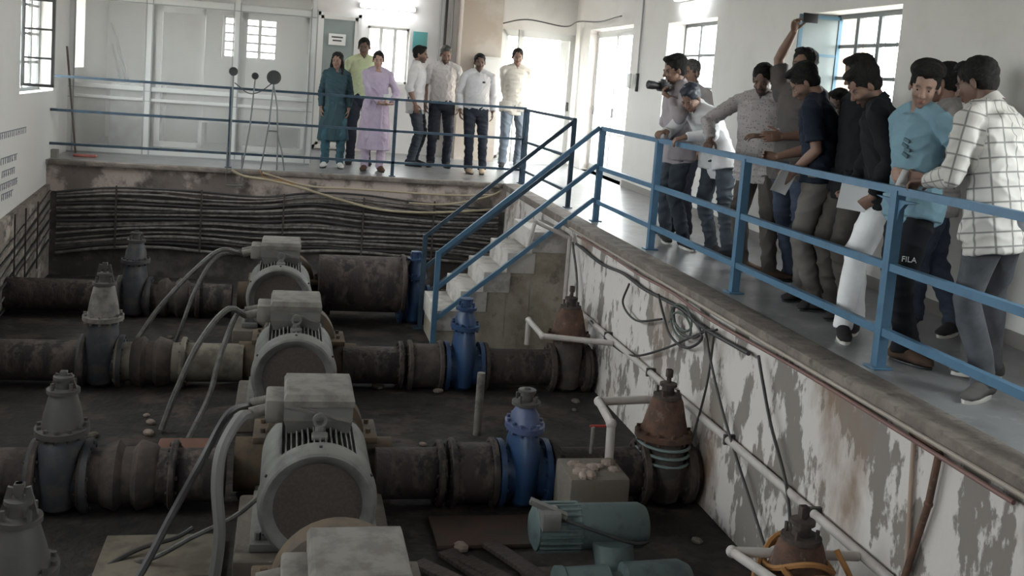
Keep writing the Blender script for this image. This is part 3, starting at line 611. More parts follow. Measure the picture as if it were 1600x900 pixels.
pv('plastic_pipe', 'white plastic branch pipe with bend going down beside the red handle', [(3.07, 7.30, -.87), (2.41, 7.21, -.87), (2.38, 6.80, -.90), (2.38, 6.78, -1.18)], .032)
pv('plastic_pipe', 'white plastic branch pipe at the bottom edge near the orange rope', [(3.07, 4.66, -.87), (2.39, 4.75, -.87), (2.49, 4.38, -.87), (2.49, 4.38, -1.2)], .026)
pv('plastic_pipe', 'white plastic pipe bent over the corner of the steps', [(2.66, 10.88, -.30), (2.72, 10.88, -.03), (3.13, 10.88, -.2), (3.13, 10.88, -1.0)], .024)
pv('rusty_conduit', 'rusty brown bracket and pipe on the whitewashed wall near the bottom right', [(3.13, 4.42, -.10), (3.11, 4.17, -.12), (3.11, 4.20, -.38), (3.12, 4.36, -.95)], .018, M_rust)
pv('rusty_conduit', 'thin pale brown vertical pipe on the whitewashed wall near the bottom right', [(3.13, 4.40, -.13), (3.13, 4.33, -.80)], .012, mat('pale_rust', (.38, .28, .23), .8))
tag(MB().cyl((3.07, .6, -.06), (3.07, 10.7, -.06), .012, n=8).build('edge_conduit', mat('pale_conduit', (.36, .31, .27), .6)), 'thin pale conduit running just below the edge of the right walkway', 'conduit')
tag(MB().tube(spline([(3.075, 10.4, -.10), (3.065, 9.3, -.09), (3.075, 8.4, -.11), (3.065, 7.6, -.09), (3.07, 6.8, -.12), (3.075, 5.4, -.10), (3.07, 3.6, -.11)]), .012).build('edge_cable', mat('reddish_cable', (.20, .11, .10), .6)), 'dull red cable below the edge of the right walkway', 'cable')
tag(MB().tube(spline([(3.10, 10.5, -.2), (3.10, 9.6, -.24), (3.10, 8.9, -.20), (3.10, 8.3, -.22), (3.10, 7.5, -.19), (3.09, 7.0, -.22), (3.09, 6.2, -.2)]), .015).build('edge_cable', M_cable), 'black cable drooping under the walkway edge near the steps', 'cable')

# ---------------------------------------------------------------- cables
def cable(label, pts, r=.012, m=M_cable, k=8, group=None, name='cable'):
    return tag(MB().tube(spline(pts, k), r, 7).build(name, m), label, 'cable', group)
random.seed(9)
zs = [-.33, -.37, -.41, -.47, -.52, -.57, -.61, -.66, -.72, -.77, -.80, -.86, -.91, -.94, -1.0, -1.04, -1.09, -1.14]
for i, z in enumerate(zs):
    pts = []; n = 9
    for j in range(n+1):
        x = -2.95+6.0*j/n; zz = z+.04*math.sin(j*1.3+i*.35)*.6+random.uniform(-.012, .012)+(.06 if x > .2 else 0)-(.10*max(0, (abs(x+3)-3.2))/3)
        if x < -2.0: zz -= .10*(-2.0-x)
        pts.append((x, 14.43-.012*(i % 3), zz))
    cable('dusty dark cable strung along the far pit wall', pts, random.choice((.014, .017, .021)), M_cableG if i % 4 else M_cable, 6, 'cables along the far pit wall')
for x in (-2.2, -1.1, .0, 1.1, 2.1):
    tag(MB().bx(x-.012, x+.012, 14.385, 14.40, -1.16, -.3).build('cable_clamp', M_rustD), 'thin upright strap holding the cables to the far pit wall', 'clamp', 'cable straps on the far pit wall')
for i in range(6):
    z = -.55-.13*i; pts = [(-3.02, 10.6, z-.62), (-3.02, 11.8, z-.34+random.uniform(-.03, .03)), (-3.015, 12.8, z-.14+random.uniform(-.03, .03)), (-3.02, 13.7, z+.0), (-3.02, 14.38, z+.14)]
    cable('dark cable sagging along the crumbling left pit wall', pts, .013, M_cable if i % 2 else M_cableG, 6, 'cables along the left pit wall')
for y in (12.5, 13.0, 13.6):
    tag(MB().bx(-3.005, -2.99, y-.01, y+.01, -1.3, -.45).build('cable_clamp', M_rustD), 'thin upright strap on the left pit wall', 'clamp', 'cable straps on the left pit wall')
MC = mat('motor_cable', (.12, .115, .11), .65, col2=(.075, .07, .068), scale=15)
cable('thick grey cable arching from the farthest motor down to the left', [(-.43, 11.67, -.66), (-.66, 11.5, -.60), (-.95, 11.4, -.85), (-1.25, 11.3, -1.21), (-1.45, 11.2, -1.53)], .028, MC)
cable('second cable from the farthest motor, dropping steeply', [(-.43, 11.85, -.66), (-.70, 11.5, -.68), (-.88, 11.3, -.98), (-.98, 11.1, -1.3), (-1.05, 11.1, -1.53)], .022, MC)
cable('dark cable arching from the second motor to the pipe on its left', [(-.275, 8.94, -.70), (-.42, 8.75, -.60), (-.62, 8.6, -.84), (-.78, 8.5, -1.22), (-.88, 8.4, -1.53)], .026, MC)
cable('inner cable curving down from the second motor', [(-.275, 9.12, -.70), (-.36, 8.9, -.70), (-.46, 8.6, -.98), (-.52, 8.4, -1.25), (-.66, 8.1, -1.53)], .024, MC)
cable('thick grey hose like cable hanging from the nearest whole motor', [(-.145, 6.38, -.70), (-.20, 6.1, -.63), (-.28, 5.95, -.75), (-.30, 5.9, -.95), (-.27, 5.85, -1.24), (-.29, 5.8, -1.53)], .036, mat('thick_cable', (.16, .155, .15), .65))
cable('black cable from the nearest whole motor across the pit floor', [(-.145, 6.56, -.70), (-.27, 6.2, -.64), (-.40, 6.0, -.86), (-.54, 5.95, -1.14), (-.72, 5.7, -1.46), (-.9, 5.3, -1.53)], .024, M_cable)
cable('grey cable lying left of the nearest whole motor', [(-.06, 6.05, -1.1), (-.2, 6.0, -1.2), (-.43, 6.0, -1.32), (-.62, 6.0, -1.43), (-.8, 6.1, -1.53)], .015, MC)
cable('black cable snaking over the tan slab', [(-.45, 6.3, -1.40), (-.55, 6.25, -1.44), (-.75, 6.15, -1.46), (-.95, 6.0, -1.52), (-1.1, 5.7, -1.53)], .015, M_cable)
cable('cable from the terminal box at the bottom edge', [(-.03, 4.14, -.70), (-.1, 4.1, -.68), (-.2, 4.0, -.74), (-.28, 3.85, -1.1), (-.25, 3.9, -1.53)], .024, M_pvc)
X = 3.085
cable('loop of black wire bunched on the whitewashed wall', [(X, 7.93, -.18), (X, 7.77, -.32), (X, 7.59, -.44), (X, 7.25, -.45), (X, 6.97, -.30), (X, 7.18, -.2), (X, 7.55, -.2), (X, 7.45, -.36), (X, 7.1, -.33), (X, 6.9, -.2)], .011, M_cable)
cable('small coil of grey green wire on the whitewashed wall', [(X, 7.4+.22*math.cos(a), -.34+.11*math.sin(a)+.01*a) for a in [i*.7 for i in range(19)]], .009, mat('green_wire', (.09, .11, .10), .6))
cable('black wire hanging straight down the whitewashed wall from the coil', [(X, 6.95, -.2), (X, 6.7, -.5), (X, 6.35, -.82), (X, 5.68, -1.32)], .010, M_cable)
cable('black wire slanting down towards the valve with the rope', [(X, 6.05, -.17), (X, 5.95, -.32), (X, 5.78, -.55), (X, 5.5, -.85), (2.95, 5.1, -1.15)], .011, M_cable)
cable('thin wire from the wall down to the banded rusty valve', [(X, 6.76, -.22), (X, 6.8, -.6), (3.05, 6.9, -1.07), (2.95, 6.95, -1.5)], .009, M_cable)
cable('wire swagged along the wall below the edge, near the rusty valve', [(X, 9.7, -.85), (X, 9.0, -.90), (X, 8.4, -.84), (X, 7.69, -.58), (X, 6.98, -.26), (X, 6.72, -.17)], .010, M_cable)
cable('short slack wire below the edge, near the steps', [(X, 8.67, -.25), (X, 8.79, -.46), (X, 8.4, -.52), (X, 7.8, -.36)], .010, M_cable)
cable('grey cable rising on the wall behind the first rusty valve', [(X, 10.6, -.2), (X, 10.3, -.6), (2.98, 9.95, -.9), (2.86, 9.74, -.6)], .013, MC)
# hoses over the far edge
cable('yellowed hose sagging across the far pit wall', [(-.72, 14.36, -.0), (-.55, 14.36, -.08), (-.2, 14.36, -.12), (.21, 14.36, -.2), (.84, 14.37, -.36), (1.38, 14.37, -.46), (2.1, 14.37, -.46), (3.1, 14.37, -.36)], .018, M_hose, name='hose')
cable('straw coloured hose running just under the far edge', [(-.31, 14.37, -.02), (.3, 14.37, -.17), (1.0, 14.37, -.18), (2.27, 14.37, -.2), (3.0, 14.37, -.16)], .014, M_hose, name='hose')
cable('short straw coloured hose near the far right corner of the pit', [(1.73, 14.35, -.34), (2.28, 14.35, -.33), (2.83, 14.35, -.2), (3.05, 14.35, -.1)], .014, M_hose, name='hose')
cable('thin orange wire hanging at the gauge stands', [(-.36, 14.37, .02), (-.25, 14.37, -.1), (.0, 14.37, -.12), (.25, 14.37, -.22)], .008, M_orange)
# round gauges on thin stands at the far edge
def gauge(x, z, r, label, feet):
    t = thing('pressure_gauge', label, 'gauge', (x, 14.52, 0))
    mb = MB(); mb.lathe((0, -.05, z), (0, 1, 0), [(0, .001), (0, r*.82), (-.012, r*.85), (-.012, r), (.05, r), (.06, r*.6), (.06, .001)], 24); mb.build('gauge_dial', M_darkG, t)
    for f in feet: MB().tube(f, .011, 7).build('stand_leg', mat('gauge_leg', (.13, .135, .14), .5), t)
    return t
gauge(-.76, 1.33, .06, 'small round black gauge on a dark pole, leftmost of three at the far railing', [[(0, 0, 1.28), (0, 0, .02)], [(-.03, -.12, .3), (-.03, -.12, -.22), (.2, -.12, -.22)]])
gauge(-.47, 1.29, .048, 'smallest round black gauge on a thin leg, middle of three at the far railing', [[(0, 0, 1.25), (-.04, 0, .6), (-.12, 0, .02)], [(-.12, -.12, .2), (-.12, -.12, -.2)]])
gauge(-.22, 1.29, .098, 'largest round black gauge on a two legged stand, rightmost of three at the far railing', [[(0, 0, 1.2), (-.04, 0, .6), (-.12, 0, .01)], [(0, 0, 1.2), (.06, 0, .9), (.09, 0, .5), (.1, 0, .01)], [(.09, 0, .5), (.16, 0, .25), (.2, 0, .01)], [(-.06, 0, .55), (.09, 0, .55)]])
cable('wire drooping between the round gauges', [(-.74, 14.5, 1.18), (-.55, 14.5, 1.05), (-.4, 14.5, 1.08), (-.25, 14.5, 1.2)], .007, M_cable)
# ---------------------------------------------------------------- people
def remesh(mb, name, vox, smooth=4, disp=None):
    me = bpy.data.meshes.new('t'); me.from_pydata(mb.v, [], mb.f)
    bm = bmesh.new(); bm.from_mesh(me); bmesh.ops.recalc_face_normals(bm, faces=bm.faces); bm.to_mesh(me); bm.free()
    o = bpy.data.objects.new('t', me); COL.objects.link(o)
    r = o.modifiers.new('r', 'REMESH'); r.mode = 'VOXEL'; r.voxel_size = vox; r.use_smooth_shade = True
    if smooth: s = o.modifiers.new('s', 'SMOOTH'); s.factor = .5; s.iterations = smooth
    dg = bpy.context.evaluated_depsgraph_get(); dg.update()
    out = bpy.data.meshes.new_from_object(o.evaluated_get(dg)); bpy.data.objects.remove(o); bpy.data.meshes.remove(me)
    out.name = name
    n = len(out.vertices); co = np.empty(n*3); out.vertices.foreach_get('co', co); co = co.reshape(-1, 3)
    if disp:
        no = np.empty(n*3); out.vertex_normals.foreach_get('vector', no); no = no.reshape(-1, 3)
        co = co+no*disp(co)[:, None]; out.vertices.foreach_set('co', co.ravel()); out.update()
    out.shade_smooth(); return out, co
def folds(seed, amp=.007, fr=(22, 22, 34), warp=.9):
    rs = np.random.RandomState(seed); D = rs.randn(5, 3)*np.array(fr); ph = rs.rand(5)*6.28; D2 = rs.randn(4, 3)*4; p2 = rs.rand(4)*6.28
    def f(c):
        w = sum(np.sin(c @ D2[i]+p2[i]) for i in range(4))*warp
        g = sum(np.sin(c @ D[i]+ph[i]+w) for i in range(5))/5
        return amp*(1-2*np.abs(g)**.7*np.sign(np.abs(g)))+amp*.5*g
    return f
SD = lambda k: sum(ord(c)*(i+3) for i, c in enumerate(k))
def ik(a, t, l1, l2, pole):
    a = Vector(a); t = Vector(t); d = t-a; L = d.length; mx = (l1+l2)*.995
    if L > mx: d = d*(mx/L); t = a+d; L = mx
    u = d.normalized(); x = (l1*l1-l2*l2+L*L)/(2*L); h = math.sqrt(max(l1*l1-x*x, 1e-6))
    p = Vector(pole); p = (p-u*p.dot(u)).normalized(); return a+u*x+p*h, t
def frame(fwd, up):
    f = Vector(fwd).normalized(); u = Vector(up); r = f.cross(u).normalized(); u = r.cross(f); return r, f, u
def hand(mb, W, d, n, t, s, curl=(25, 35, 25), spread=1.0, thumb=.5):
    """wrist W, finger direction d, palm faces n, thumb on side t"""
    W = Vector(W); d = Vector(d).normalized(); n = Vector(n); n = (n-d*n.dot(d)).normalized(); t0 = d.cross(n); t0 = t0 if t0.dot(Vector(t)) > 0 else -t0; t = t0.normalized()
    mb.loft([(W-d*.03*s, t*.024*s, n*.019*s), (W+d*.01*s, t*.029*s, n*.017*s), (W+d*.05*s, t*.040*s, n*.015*s), (W+d*.088*s, t*.041*s, n*.012*s)], 14)
    for off, L in ((.031, .070), (.0105, .080), (-.0105, .074), (-.030, .057)):
        b = W+d*.078*s+t*off*s; a = 0; p = [b]; dd = (d+t*off*2.2*spread).normalized(); rr = [.0095*s]; sg = (.10*L/.08+.0, 0)
        for k, (fr_, c) in enumerate(zip((.46, .30, .24), curl)):
            a += math.radians(c); dr = dd*math.cos(a)+n*math.sin(a); p.append(p[-1]+dr*L*fr_*s*1.12); rr.append((.0088, .0080, .0066)[k]*s)
        mb.tube(p, rr, 8); mb.ell(p[-1], (.0066*s,)*3, None, 8, 5)
    b = W+d*.022*s+t*.026*s; d1 = (d*.65+t*.75+n*.3).normalized(); d2 = (d*.9+t*(.75-.7*thumb)+n*(.2+thumb*.5)).normalized(); d3 = (d*.95+t*(.4-.7*thumb)+n*(.3+thumb*.5)).normalized()
    p = [b, b+d1*.036*s, b+d1*.036*s+d2*.032*s, b+d1*.036*s+d2*.032*s+d3*.024*s]; mb.tube(p, [.014*s, .0115*s, .0100*s, .0078*s], 9); mb.ell(p[-1], (.0078*s,)*3, None, 8, 5)
def skin_mat():
    m = bpy.data.materials.new('skin'); m.use_nodes = True; nt = m.node_tree; b = nt.nodes['Principled BSDF']; b.inputs['Roughness'].default_value = .55
    a = nt.nodes.new('ShaderNodeAttribute'); a.attribute_name = 'tone'; nt.links.new(a.outputs['Color'], b.inputs['Base Color']); return m
M_skin = skin_mat()
M_hair = mat('black_hair', (.010, .009, .009), .8, spec=.25, col2=(.018, .016, .015), scale=60, bump=.4, bscale=120)
M_hairg = mat('greying_hair', (.035, .032, .03), .65, col2=(.075, .07, .068), scale=50)
M_eyew = mat('eye_white', (.30, .27, .25), .3); M_iris = mat('eye_iris', (.02, .012, .01), .25)
def cloth(name, c, c2=None, sc=5, rough=.85): return mat(name, c, rough, spec=.2, col2=c2 or tuple(x*.82 for x in c), scale=sc, lo=.4, hi=.7)
def pattern(name, base, ink, kind, sc):
    m = bpy.data.materials.new(name); MATS[name] = m; m.use_nodes = True; nt = m.node_tree; b = nt.nodes['Principled BSDF']; b.inputs['Roughness'].default_value = .85; b.inputs['Specular IOR Level'].default_value = .2
    tc = nt.nodes.new('ShaderNodeTexCoord'); x = nt.nodes.new('ShaderNodeMix'); x.data_type = 'RGBA'; x.inputs[6].default_value = (*base, 1); x.inputs[7].default_value = (*ink, 1)
    if kind == 'dots':
        v = nt.nodes.new('ShaderNodeTexVoronoi'); v.inputs['Scale'].default_value = sc; nt.links.new(tc.outputs['Object'], v.inputs[0])
        r = nt.nodes.new('ShaderNodeMapRange'); r.inputs[1].default_value = .30; r.inputs[2].default_value = .22; nt.links.new(v.outputs['Distance'], r.inputs[0]); nt.links.new(r.outputs[0], x.inputs[0])
    else:
        at = nt.nodes.new('ShaderNodeAttribute'); at.attribute_name = 'pat'; sep = nt.nodes.new('ShaderNodeSeparateXYZ'); nt.links.new(at.outputs['Vector'], sep.inputs[0]); outs = []
        for src in (sep.outputs[0], sep.outputs[1]):
            a = nt.nodes.new('ShaderNodeMath'); a.operation = 'MULTIPLY'; a.inputs[1].default_value = sc; nt.links.new(src, a.inputs[0])
            c = nt.nodes.new('ShaderNodeMath'); c.operation = 'FRACT'; nt.links.new(a.outputs[0], c.inputs[0])
            d = nt.nodes.new('ShaderNodeMath'); d.operation = 'SUBTRACT'; d.inputs[1].default_value = .5; nt.links.new(c.outputs[0], d.inputs[0])
            e = nt.nodes.new('ShaderNodeMath'); e.operation = 'ABSOLUTE'; nt.links.new(d.outputs[0], e.inputs[0])
            g = nt.nodes.new('ShaderNodeMapRange'); g.inputs[1].default_value = .085; g.inputs[2].default_value = .03; nt.links.new(e.outputs[0], g.inputs[0]); outs.append(g.outputs[0])
        mx = nt.nodes.new('ShaderNodeMath'); mx.operation = 'MAXIMUM'; nt.links.new(outs[0], mx.inputs[0]); nt.links.new(outs[1], mx.inputs[1]); nt.links.new(mx.outputs[0], x.inputs[0])
    nt.links.new(x.outputs[2], b.inputs['Base Color']); return m
SK = dict(mid=(.22, .125, .092), dark=(.14, .08, .06), light=(.32, .195, .15))
PEOPLE = {}
def person(key, label, x, y, face, H=1.72, group=None, lean=0, lean2=0, hipback=0, look=(0, 0, 0), feet=None, hands=None, tone='mid', vox=.0055,
           shirt=None, sleeve='long', hem=-.14, hemr=1.0, trousers=None, shoes=None, sole=None, hair='short', hairm=None, beard=0, w=1.0, belly=0, female=False, dress=None, hb=None, tuck=False, extra=None, cuff=None, pony=False):
    """face = heading in degrees (0 = +Y, 90 = -X, 180 = towards the viewer)"""
    s = H/1.72; rz = math.radians(face)
    t = thing('person', label, 'person', (x, y, 0), rz, group); PEOPLE[key] = t
    X = Vector((1, 0, 0)); P = Vector((0, -hipback, .92*s)); sw = (.150 if female else .180)*s*w
    l1 = math.radians(lean); l2 = math.radians(lean+lean2)
    u1 = Vector((0, math.sin(l1), math.cos(l1))); f1 = Vector((0, math.cos(l1), -math.sin(l1))); u2 = Vector((0, math.sin(l2), math.cos(l2))); f2 = Vector((0, math.cos(l2), -math.sin(l2)))
    Wt = P+u1*.17*s; Ch = Wt+u1*.10*s+u2*.10*s; Up = Ch+u2*.10*s; N = Up+u2*.085*s
    hz, hp, hr = [math.radians(a) for a in look]                 # head turn (left +), nod down, roll
    base = l2*.45
    HM = Matrix.Rotation(hz, 3, 'Z') @ Matrix.Rotation(-(hp+base), 3, 'X') @ Matrix.Rotation(hr, 3, 'Y')
    Hc = N+u2*.045*s+HM @ Vector((0, .025, .085))*s
    hs = s*1.0
    # x, y give where the head is above the floor; the feet follow from the lean
    Rz = Matrix.Rotation(rz, 3, 'Z'); off = Rz @ Vector((Hc.x, Hc.y, 0)); x -= off.x; y -= off.y; t.location = (x, y, 0)
    RW_ = Matrix.Translation((x, y, 0)) @ Matrix.Rotation(rz, 4, 'Z'); RI = RW_.inverted()
    loc = lambda p: RI @ Vector(p)
    hq = lambda *q: Hc+HM @ (Vector(q)*hs)
    def E(mb, c, r, R=None): mb.ell(hq(*c), [k*hs for k in r], HM if R is None else HM @ R, 20, 14)
    body = MB()
    body.loft([(P-u1*.07*s, X*.13*s*w, f1*.09*s), (P, X*.150*s*w, f1*.10*s), (Wt, X*.125*s*w, f1*(.09+belly*.5)*s), (Ch, X*.145*s*w, f2*.105*s), (Up, X*.150*s*w, f2*.09*s), (N-u2*.015*s, X*.075*s, f2*.06*s), (N+u2*.02*s, X*.05*s, f2*.05*s)], 22)
    body.tube([N-u2*.03*s, N+u2*.04*s, hq(0, -.02, -.045)], [.060*s, .054*s, .054*s], 16)
    E(body, (0, -.012, .035), (.074, .095, .088)); E(body, (0, .022, -.02), (.062, .070, .085)); E(body, (0, .036, -.072), (.046, .046, .040)); E(body, (0, .062, -.098), (.020, .020, .016))
    for q in (-1, 1):
        E(body, (q*.079, -.008, -.008), (.009, .018, .030), Matrix.Rotation(q*.35, 3, 'Z')); E(body, (q*.034, .068, -.028), (.022, .020, .020)); E(body, (q*.010, .100, -.034), (.009, .010, .008)); E(body, (q*.028, .082, .0205), (.020, .010, .007))
        E(body, (q*.031, .079, .0105), (.016, .010, .005))
    body.tube([hq(0, .080, .020), hq(0, .095, -.008), hq(0, .109, -.030)], [.007*hs, .009*hs, .012*hs], 10); E(body, (0, .107, -.031), (.011, .011, .009))
    E(body, (0, .086, -.057), (.021, .010, .0055)); E(body, (0, .085, -.068), (.018, .010, .0065))
    SH = {}; joints = {}
    for i, q in enumerate((-1, 1)):                              # -1 = local left (-X)
        S = Up+u2*.008*s+X*q*sw; SH[q] = S
        h = (hands or {}).get(q)
        l_up, l_fo = .285*s, .25*s
        if h is None: tgt = S+Vector((q*.05, .06, -.50*s)); pole = Vector((q*.4, -1, 0)); hd = Vector((0, .12, -1)); hn = Vector((-q, 0, 0)); ht = Vector((0, 1, 0)); cu = (18, 28, 18); th = .5
        else:
            tgt = loc(h['at']) if h.get('world', True) else Vector(h['at']); pole = Vector(h.get('pole', (q*.5, -1, -.3))); cu = h.get('curl', (30, 40, 25)); th = h.get('thumb', .5)
            hd = h.get('dir'); hn = h.get('palm', (0, 0, -1)); ht = h.get('tside', (-q, 0, 0))
        El, Wr = ik(S, tgt, l_up, l_fo, pole)
        fd = (Wr-El).normalized(); hd = fd if hd is None else (Vector(hd).normalized()*.75+fd*.25)
        joints[q] = (S, El, Wr)
        body.ell(S, (.050*s,)*3); body.tube([N+u2*.0*s, S+u2*.01*s], [.045*s, .045*s], 12); body.tube([S, S.lerp(El, .35), El], [.050*s, .047*s, .037*s], 14); body.ell(El, (.038*s,)*3)
        body.tube([El, El.lerp(Wr, .3), Wr, Wr+fd*.012*s], [.037*s, .040*s, .026*s, .024*s], 14)
        hand(body, Wr, hd, hn, ht, s*.98, cu, 1.0, th)
    FT = {}
    for q in (-1, 1):
        ft = (feet or {}).get(q); hipj = P+X*q*.085*s-u1*.02*s
        A = loc((ft[0], ft[1], ft[3] if len(ft) > 3 else 0))+Vector((0, 0, .085*s)) if ft else Vector((q*.11*s, 0, .085*s)); turn = math.radians(ft[2]) if ft else math.radians(-q*12)
        K, A2 = ik(hipj, A, .425*s, .42*s, Vector((q*.15, 1, 0))); FT[q] = (hipj, K, A2, turn)
        body.tube([hipj, hipj.lerp(K, .4), K], [.078*s, .070*s, .050*s], 14); body.ell(K, (.05*s,)*3); body.tube([K, K.lerp(A2, .3), A2], [.048*s, .050*s, .034*s], 14)
        fd = Vector((-math.sin(turn), math.cos(turn), 0)); body.tube([A2, A2+fd*.05*s-Vector((0, 0, .03*s)), A2+fd*.14*s-Vector((0, 0, .055*s))], [.036*s, .036*s, .024*s], 10)
    me, co = remesh(body, 'body', vox, 3)
    # colour of the skin, lips, brows and beard
    tn = np.array(SK[tone]); col = np.tile(np.append(tn, 1.0), (len(co), 1))
    Mi = np.array(HM.inverted()); L = (co-np.array(Hc)) @ Mi.T/hs
    ins = (np.abs(L[:, 0]) < .1) & (L[:, 2] > -.14) & (L[:, 2] < .14) & (np.abs(L[:, 1]) < .13)
    def put(mask, c, k): m_ = (mask*ins)[:, None]*k; col[:, :3] = col[:, :3]*(1-m_)+np.array(c)*m_
    sg = lambda a, w_: 1/(1+np.exp(-a/w_))
    fr_ = sg(L[:, 1]-.062, .004)
    put(fr_*sg(.0215-np.abs(L[:, 0]), .002)*sg(.011-np.abs(L[:, 2]+.0625), .0018), tn*np.array([.95, .62, .62]), .8)
    put(fr_*sg(.018-np.abs(np.abs(L[:, 0])-.031), .002)*sg(.0045-np.abs(L[:, 2]-.0235+.12*np.abs(np.abs(L[:, 0])-.028)), .0012), (.02, .016, .015), .85)
    if beard: 
        lip = sg(.019-np.abs(L[:, 0]), .002)*sg(.0085-np.abs(L[:, 2]+.0625), .0018)
        bz = sg(-.045-L[:, 2]+.55*np.maximum(0, np.abs(L[:, 0])-.035), .004)*sg(L[:, 1]+.0, .006)
        put(bz*(1-lip), (.022, .018, .017), beard)
        put(fr_*sg(.025-np.abs(L[:, 0]), .003)*sg(.006-np.abs(L[:, 2]+.0475), .0015), (.02, .016, .015), beard)
    elif not female: put(fr_*sg(.024-np.abs(L[:, 0]), .003)*sg(.005-np.abs(L[:, 2]+.0475), .0015), (.025, .02, .018), .75)
    at = me.color_attributes.new('tone', 'FLOAT_COLOR', 'POINT'); at.data.foreach_set('color', col.astype(np.float32).ravel())
    me.materials.append(M_skin); o = bpy.data.objects.new('body', me); COL.objects.link(o); o.parent = t
    for q in (-1, 1):
        mb = MB(); mb.ell(hq(q*.031, .0795, .0005), (.0115*hs, .0085*hs, .0046*hs), HM, 12, 8); mb.cm = 1; mb.ell(hq(q*.031, .0850, .0005), (.0060*hs, .0045*hs, .0046*hs), HM, 10, 6); mb.build('eye', [M_eyew, M_iris], t)
    # hair
    hm = MB(); M_h = hairm or M_hair
    E(hm, (0, -.024, .047), (.083, .100, .088)); E(hm, (0, -.047, -.008), (.070, .062, .062))
    for q in (-1, 1): E(hm, (q*.071, -.004, .028), (.010, .028, .034))
    if hair == 'short': E(hm, (0, .030, .105), (.060, .050, .024))
    if hair == 'tuft': E(hm, (0, .040, .122), (.082, .062, .040)); E(hm, (.03, .082, .108), (.048, .030, .028)); E(hm, (-.035, .076, .112), (.045, .03, .028)); E(hm, (0, -.03, .095), (.098, .095, .068))
    if hair == 'bushy': E(hm, (0, -.032, .066), (.090, .102, .085)); E(hm, (0, .03, .112), (.066, .055, .028))
    if hair == 'long':
        E(hm, (0, -.03, .05), (.088, .100, .088)); pts = [hq(0, -.06, 0), hq(0, -.085, -.12), N-f2*.09*s-u2*.08*s, Ch-f2*.12*s]; hm.tube(pts, [.07*s, .075*s, .07*s, .04*s], 14)
        for q in (-1, 1): hm.tube([hq(q*.062, -.01, .03), hq(q*.078, -.015, -.06), hq(q*.08, -.01, -.15), SH[q]*.5+Up*.5+f2*.08*s], [.028*s, .03*s, .035*s, .02*s], 10)
    if hair == 'cap': E(hm, (0, -.015, .06), (.090, .105, .078)); E(hm, (0, .045, .095), (.06, .05, .035))
    hme, _ = remesh(hm, 'hair', .006, 3, folds(SD(key), .004, (60, 60, 60)) if hair != 'cap' else None)
    hme.materials.append(M_h); o = bpy.data.objects.new('hair', hme); COL.objects.link(o); o.parent = t
    # shirt
    if hb is None: hb = hemr
    sh = MB(); b_ = belly
    down = u1*(-hem if hem < 0 else hem); hemc = P+(u1*.4+Vector((0, 0, .6)))*hem*s
    if dress:
        pass
    L_ = [(hemc, X*.185*s*w*hemr, f1*(.135+b_*.5)*s*hemr), (P, X*.178*s*w, f1*(.128+b_*.7)*s), (Wt+f1*b_*.4*s, X*.160*s*w, f1*(.122+b_)*s), (Ch, X*.170*s*w, f2*.135*s), (Up, X*.172*s*w, f2*.118*s), (Up+u2*.045*s, X*.120*s*w, f2*.090*s), (N-u2*.008*s, X*.080*s, f2*.072*s-u2*.030*s), (N+u2*.008*s, X*.064*s, f2*.060*s-u2*.034*s)]
    if tuck: L_[0] = (P-u1*.0, X*.165*s*w, f1*(.118+b_*.6)*s); L_[1] = (P+u1*.07*s, X*.172*s*w, f1*(.128+b_*.8)*s)
    if female: L_[2] = (Wt, X*.145*s*w, f1*.115*s)
    if not tuck and not dress and hem < -.05:
        for q in (-1, 1): hj, K, _a, _t = FT[q]; sh.tube([hj+u1*.05*s, hj.lerp(K, min(.34, -hem*1.5))], [.124*s, .126*s], 18)
    sh.loft(L_, 28)
    for q in (-1, 1):
        S, El, Wr = joints[q]; sh.ell(S, (.063*s, .066*s, .063*s)); sh.tube([N-u2*.012*s+X*q*.02*s, N.lerp(S, .5)+u2*.004*s, S+u2*.004*s], [.060*s, .062*s, .060*s], 18); sh.ell(S*.6+Up*.4-u2*.03*s, (.075*s, .082*s, .07*s))
        if sleeve == 'short': e = S.lerp(El, .78); sh.tube([S, S.lerp(El, .4), e], [.063*s, .066*s, .072*s], 18)
        elif sleeve == 'rolled': e = El.lerp(Wr, .25); sh.tube([S, S.lerp(El, .4), El], [.063*s, .062*s, .056*s], 18); sh.ell(El, (.056*s,)*3); sh.tube([El, e], [.056*s, .058*s], 18)
        else: sh.tube([S, S.lerp(El, .4), El], [.063*s, .060*s, .054*s], 18); sh.ell(El, (.055*s,)*3); sh.tube([El, El.lerp(Wr, .5), El.lerp(Wr, .93)], [.055*s, .050*s, .038*s], 18)
    me, _ = remesh(sh, 'shirt', .008, 3, folds(SD(key+'s'), .0065 if extra == 'tee' else .0085)); me.materials.append(shirt)
    _c = np.array(_); best = None
    segs = [(hemc, N, .15, X, f1, .17)]+[(a, b, .055, X, f1, .06) for q in (-1, 1) for a, b in (joints[q][:2], joints[q][1:])]
    for a, b, r0, e1, e2, ru in segs:
        a_ = np.array(a); d_ = np.array(b)-a_; Ld = np.linalg.norm(d_); d_ = d_/Ld; e1 = np.array(e1); e1 = e1-d_*(e1 @ d_)
        if np.linalg.norm(e1) < .3: e1 = np.array(e2)-d_*(np.array(e2) @ d_)
        e1 = e1/np.linalg.norm(e1); e2 = np.cross(d_, e1); rel = _c-a_; tt = np.clip(rel @ d_, 0, Ld); pr_ = rel-np.outer(tt, d_); dist = np.linalg.norm(pr_, axis=1)-r0
        uv = np.stack([np.arctan2(rel @ e1, rel @ -e2)*ru, rel @ d_, np.zeros(len(_c))], 1)
        if best is None: best, UV = dist, uv
        else: m_ = dist < best; UV = np.where(m_[:, None], uv, UV); best = np.minimum(dist, best)
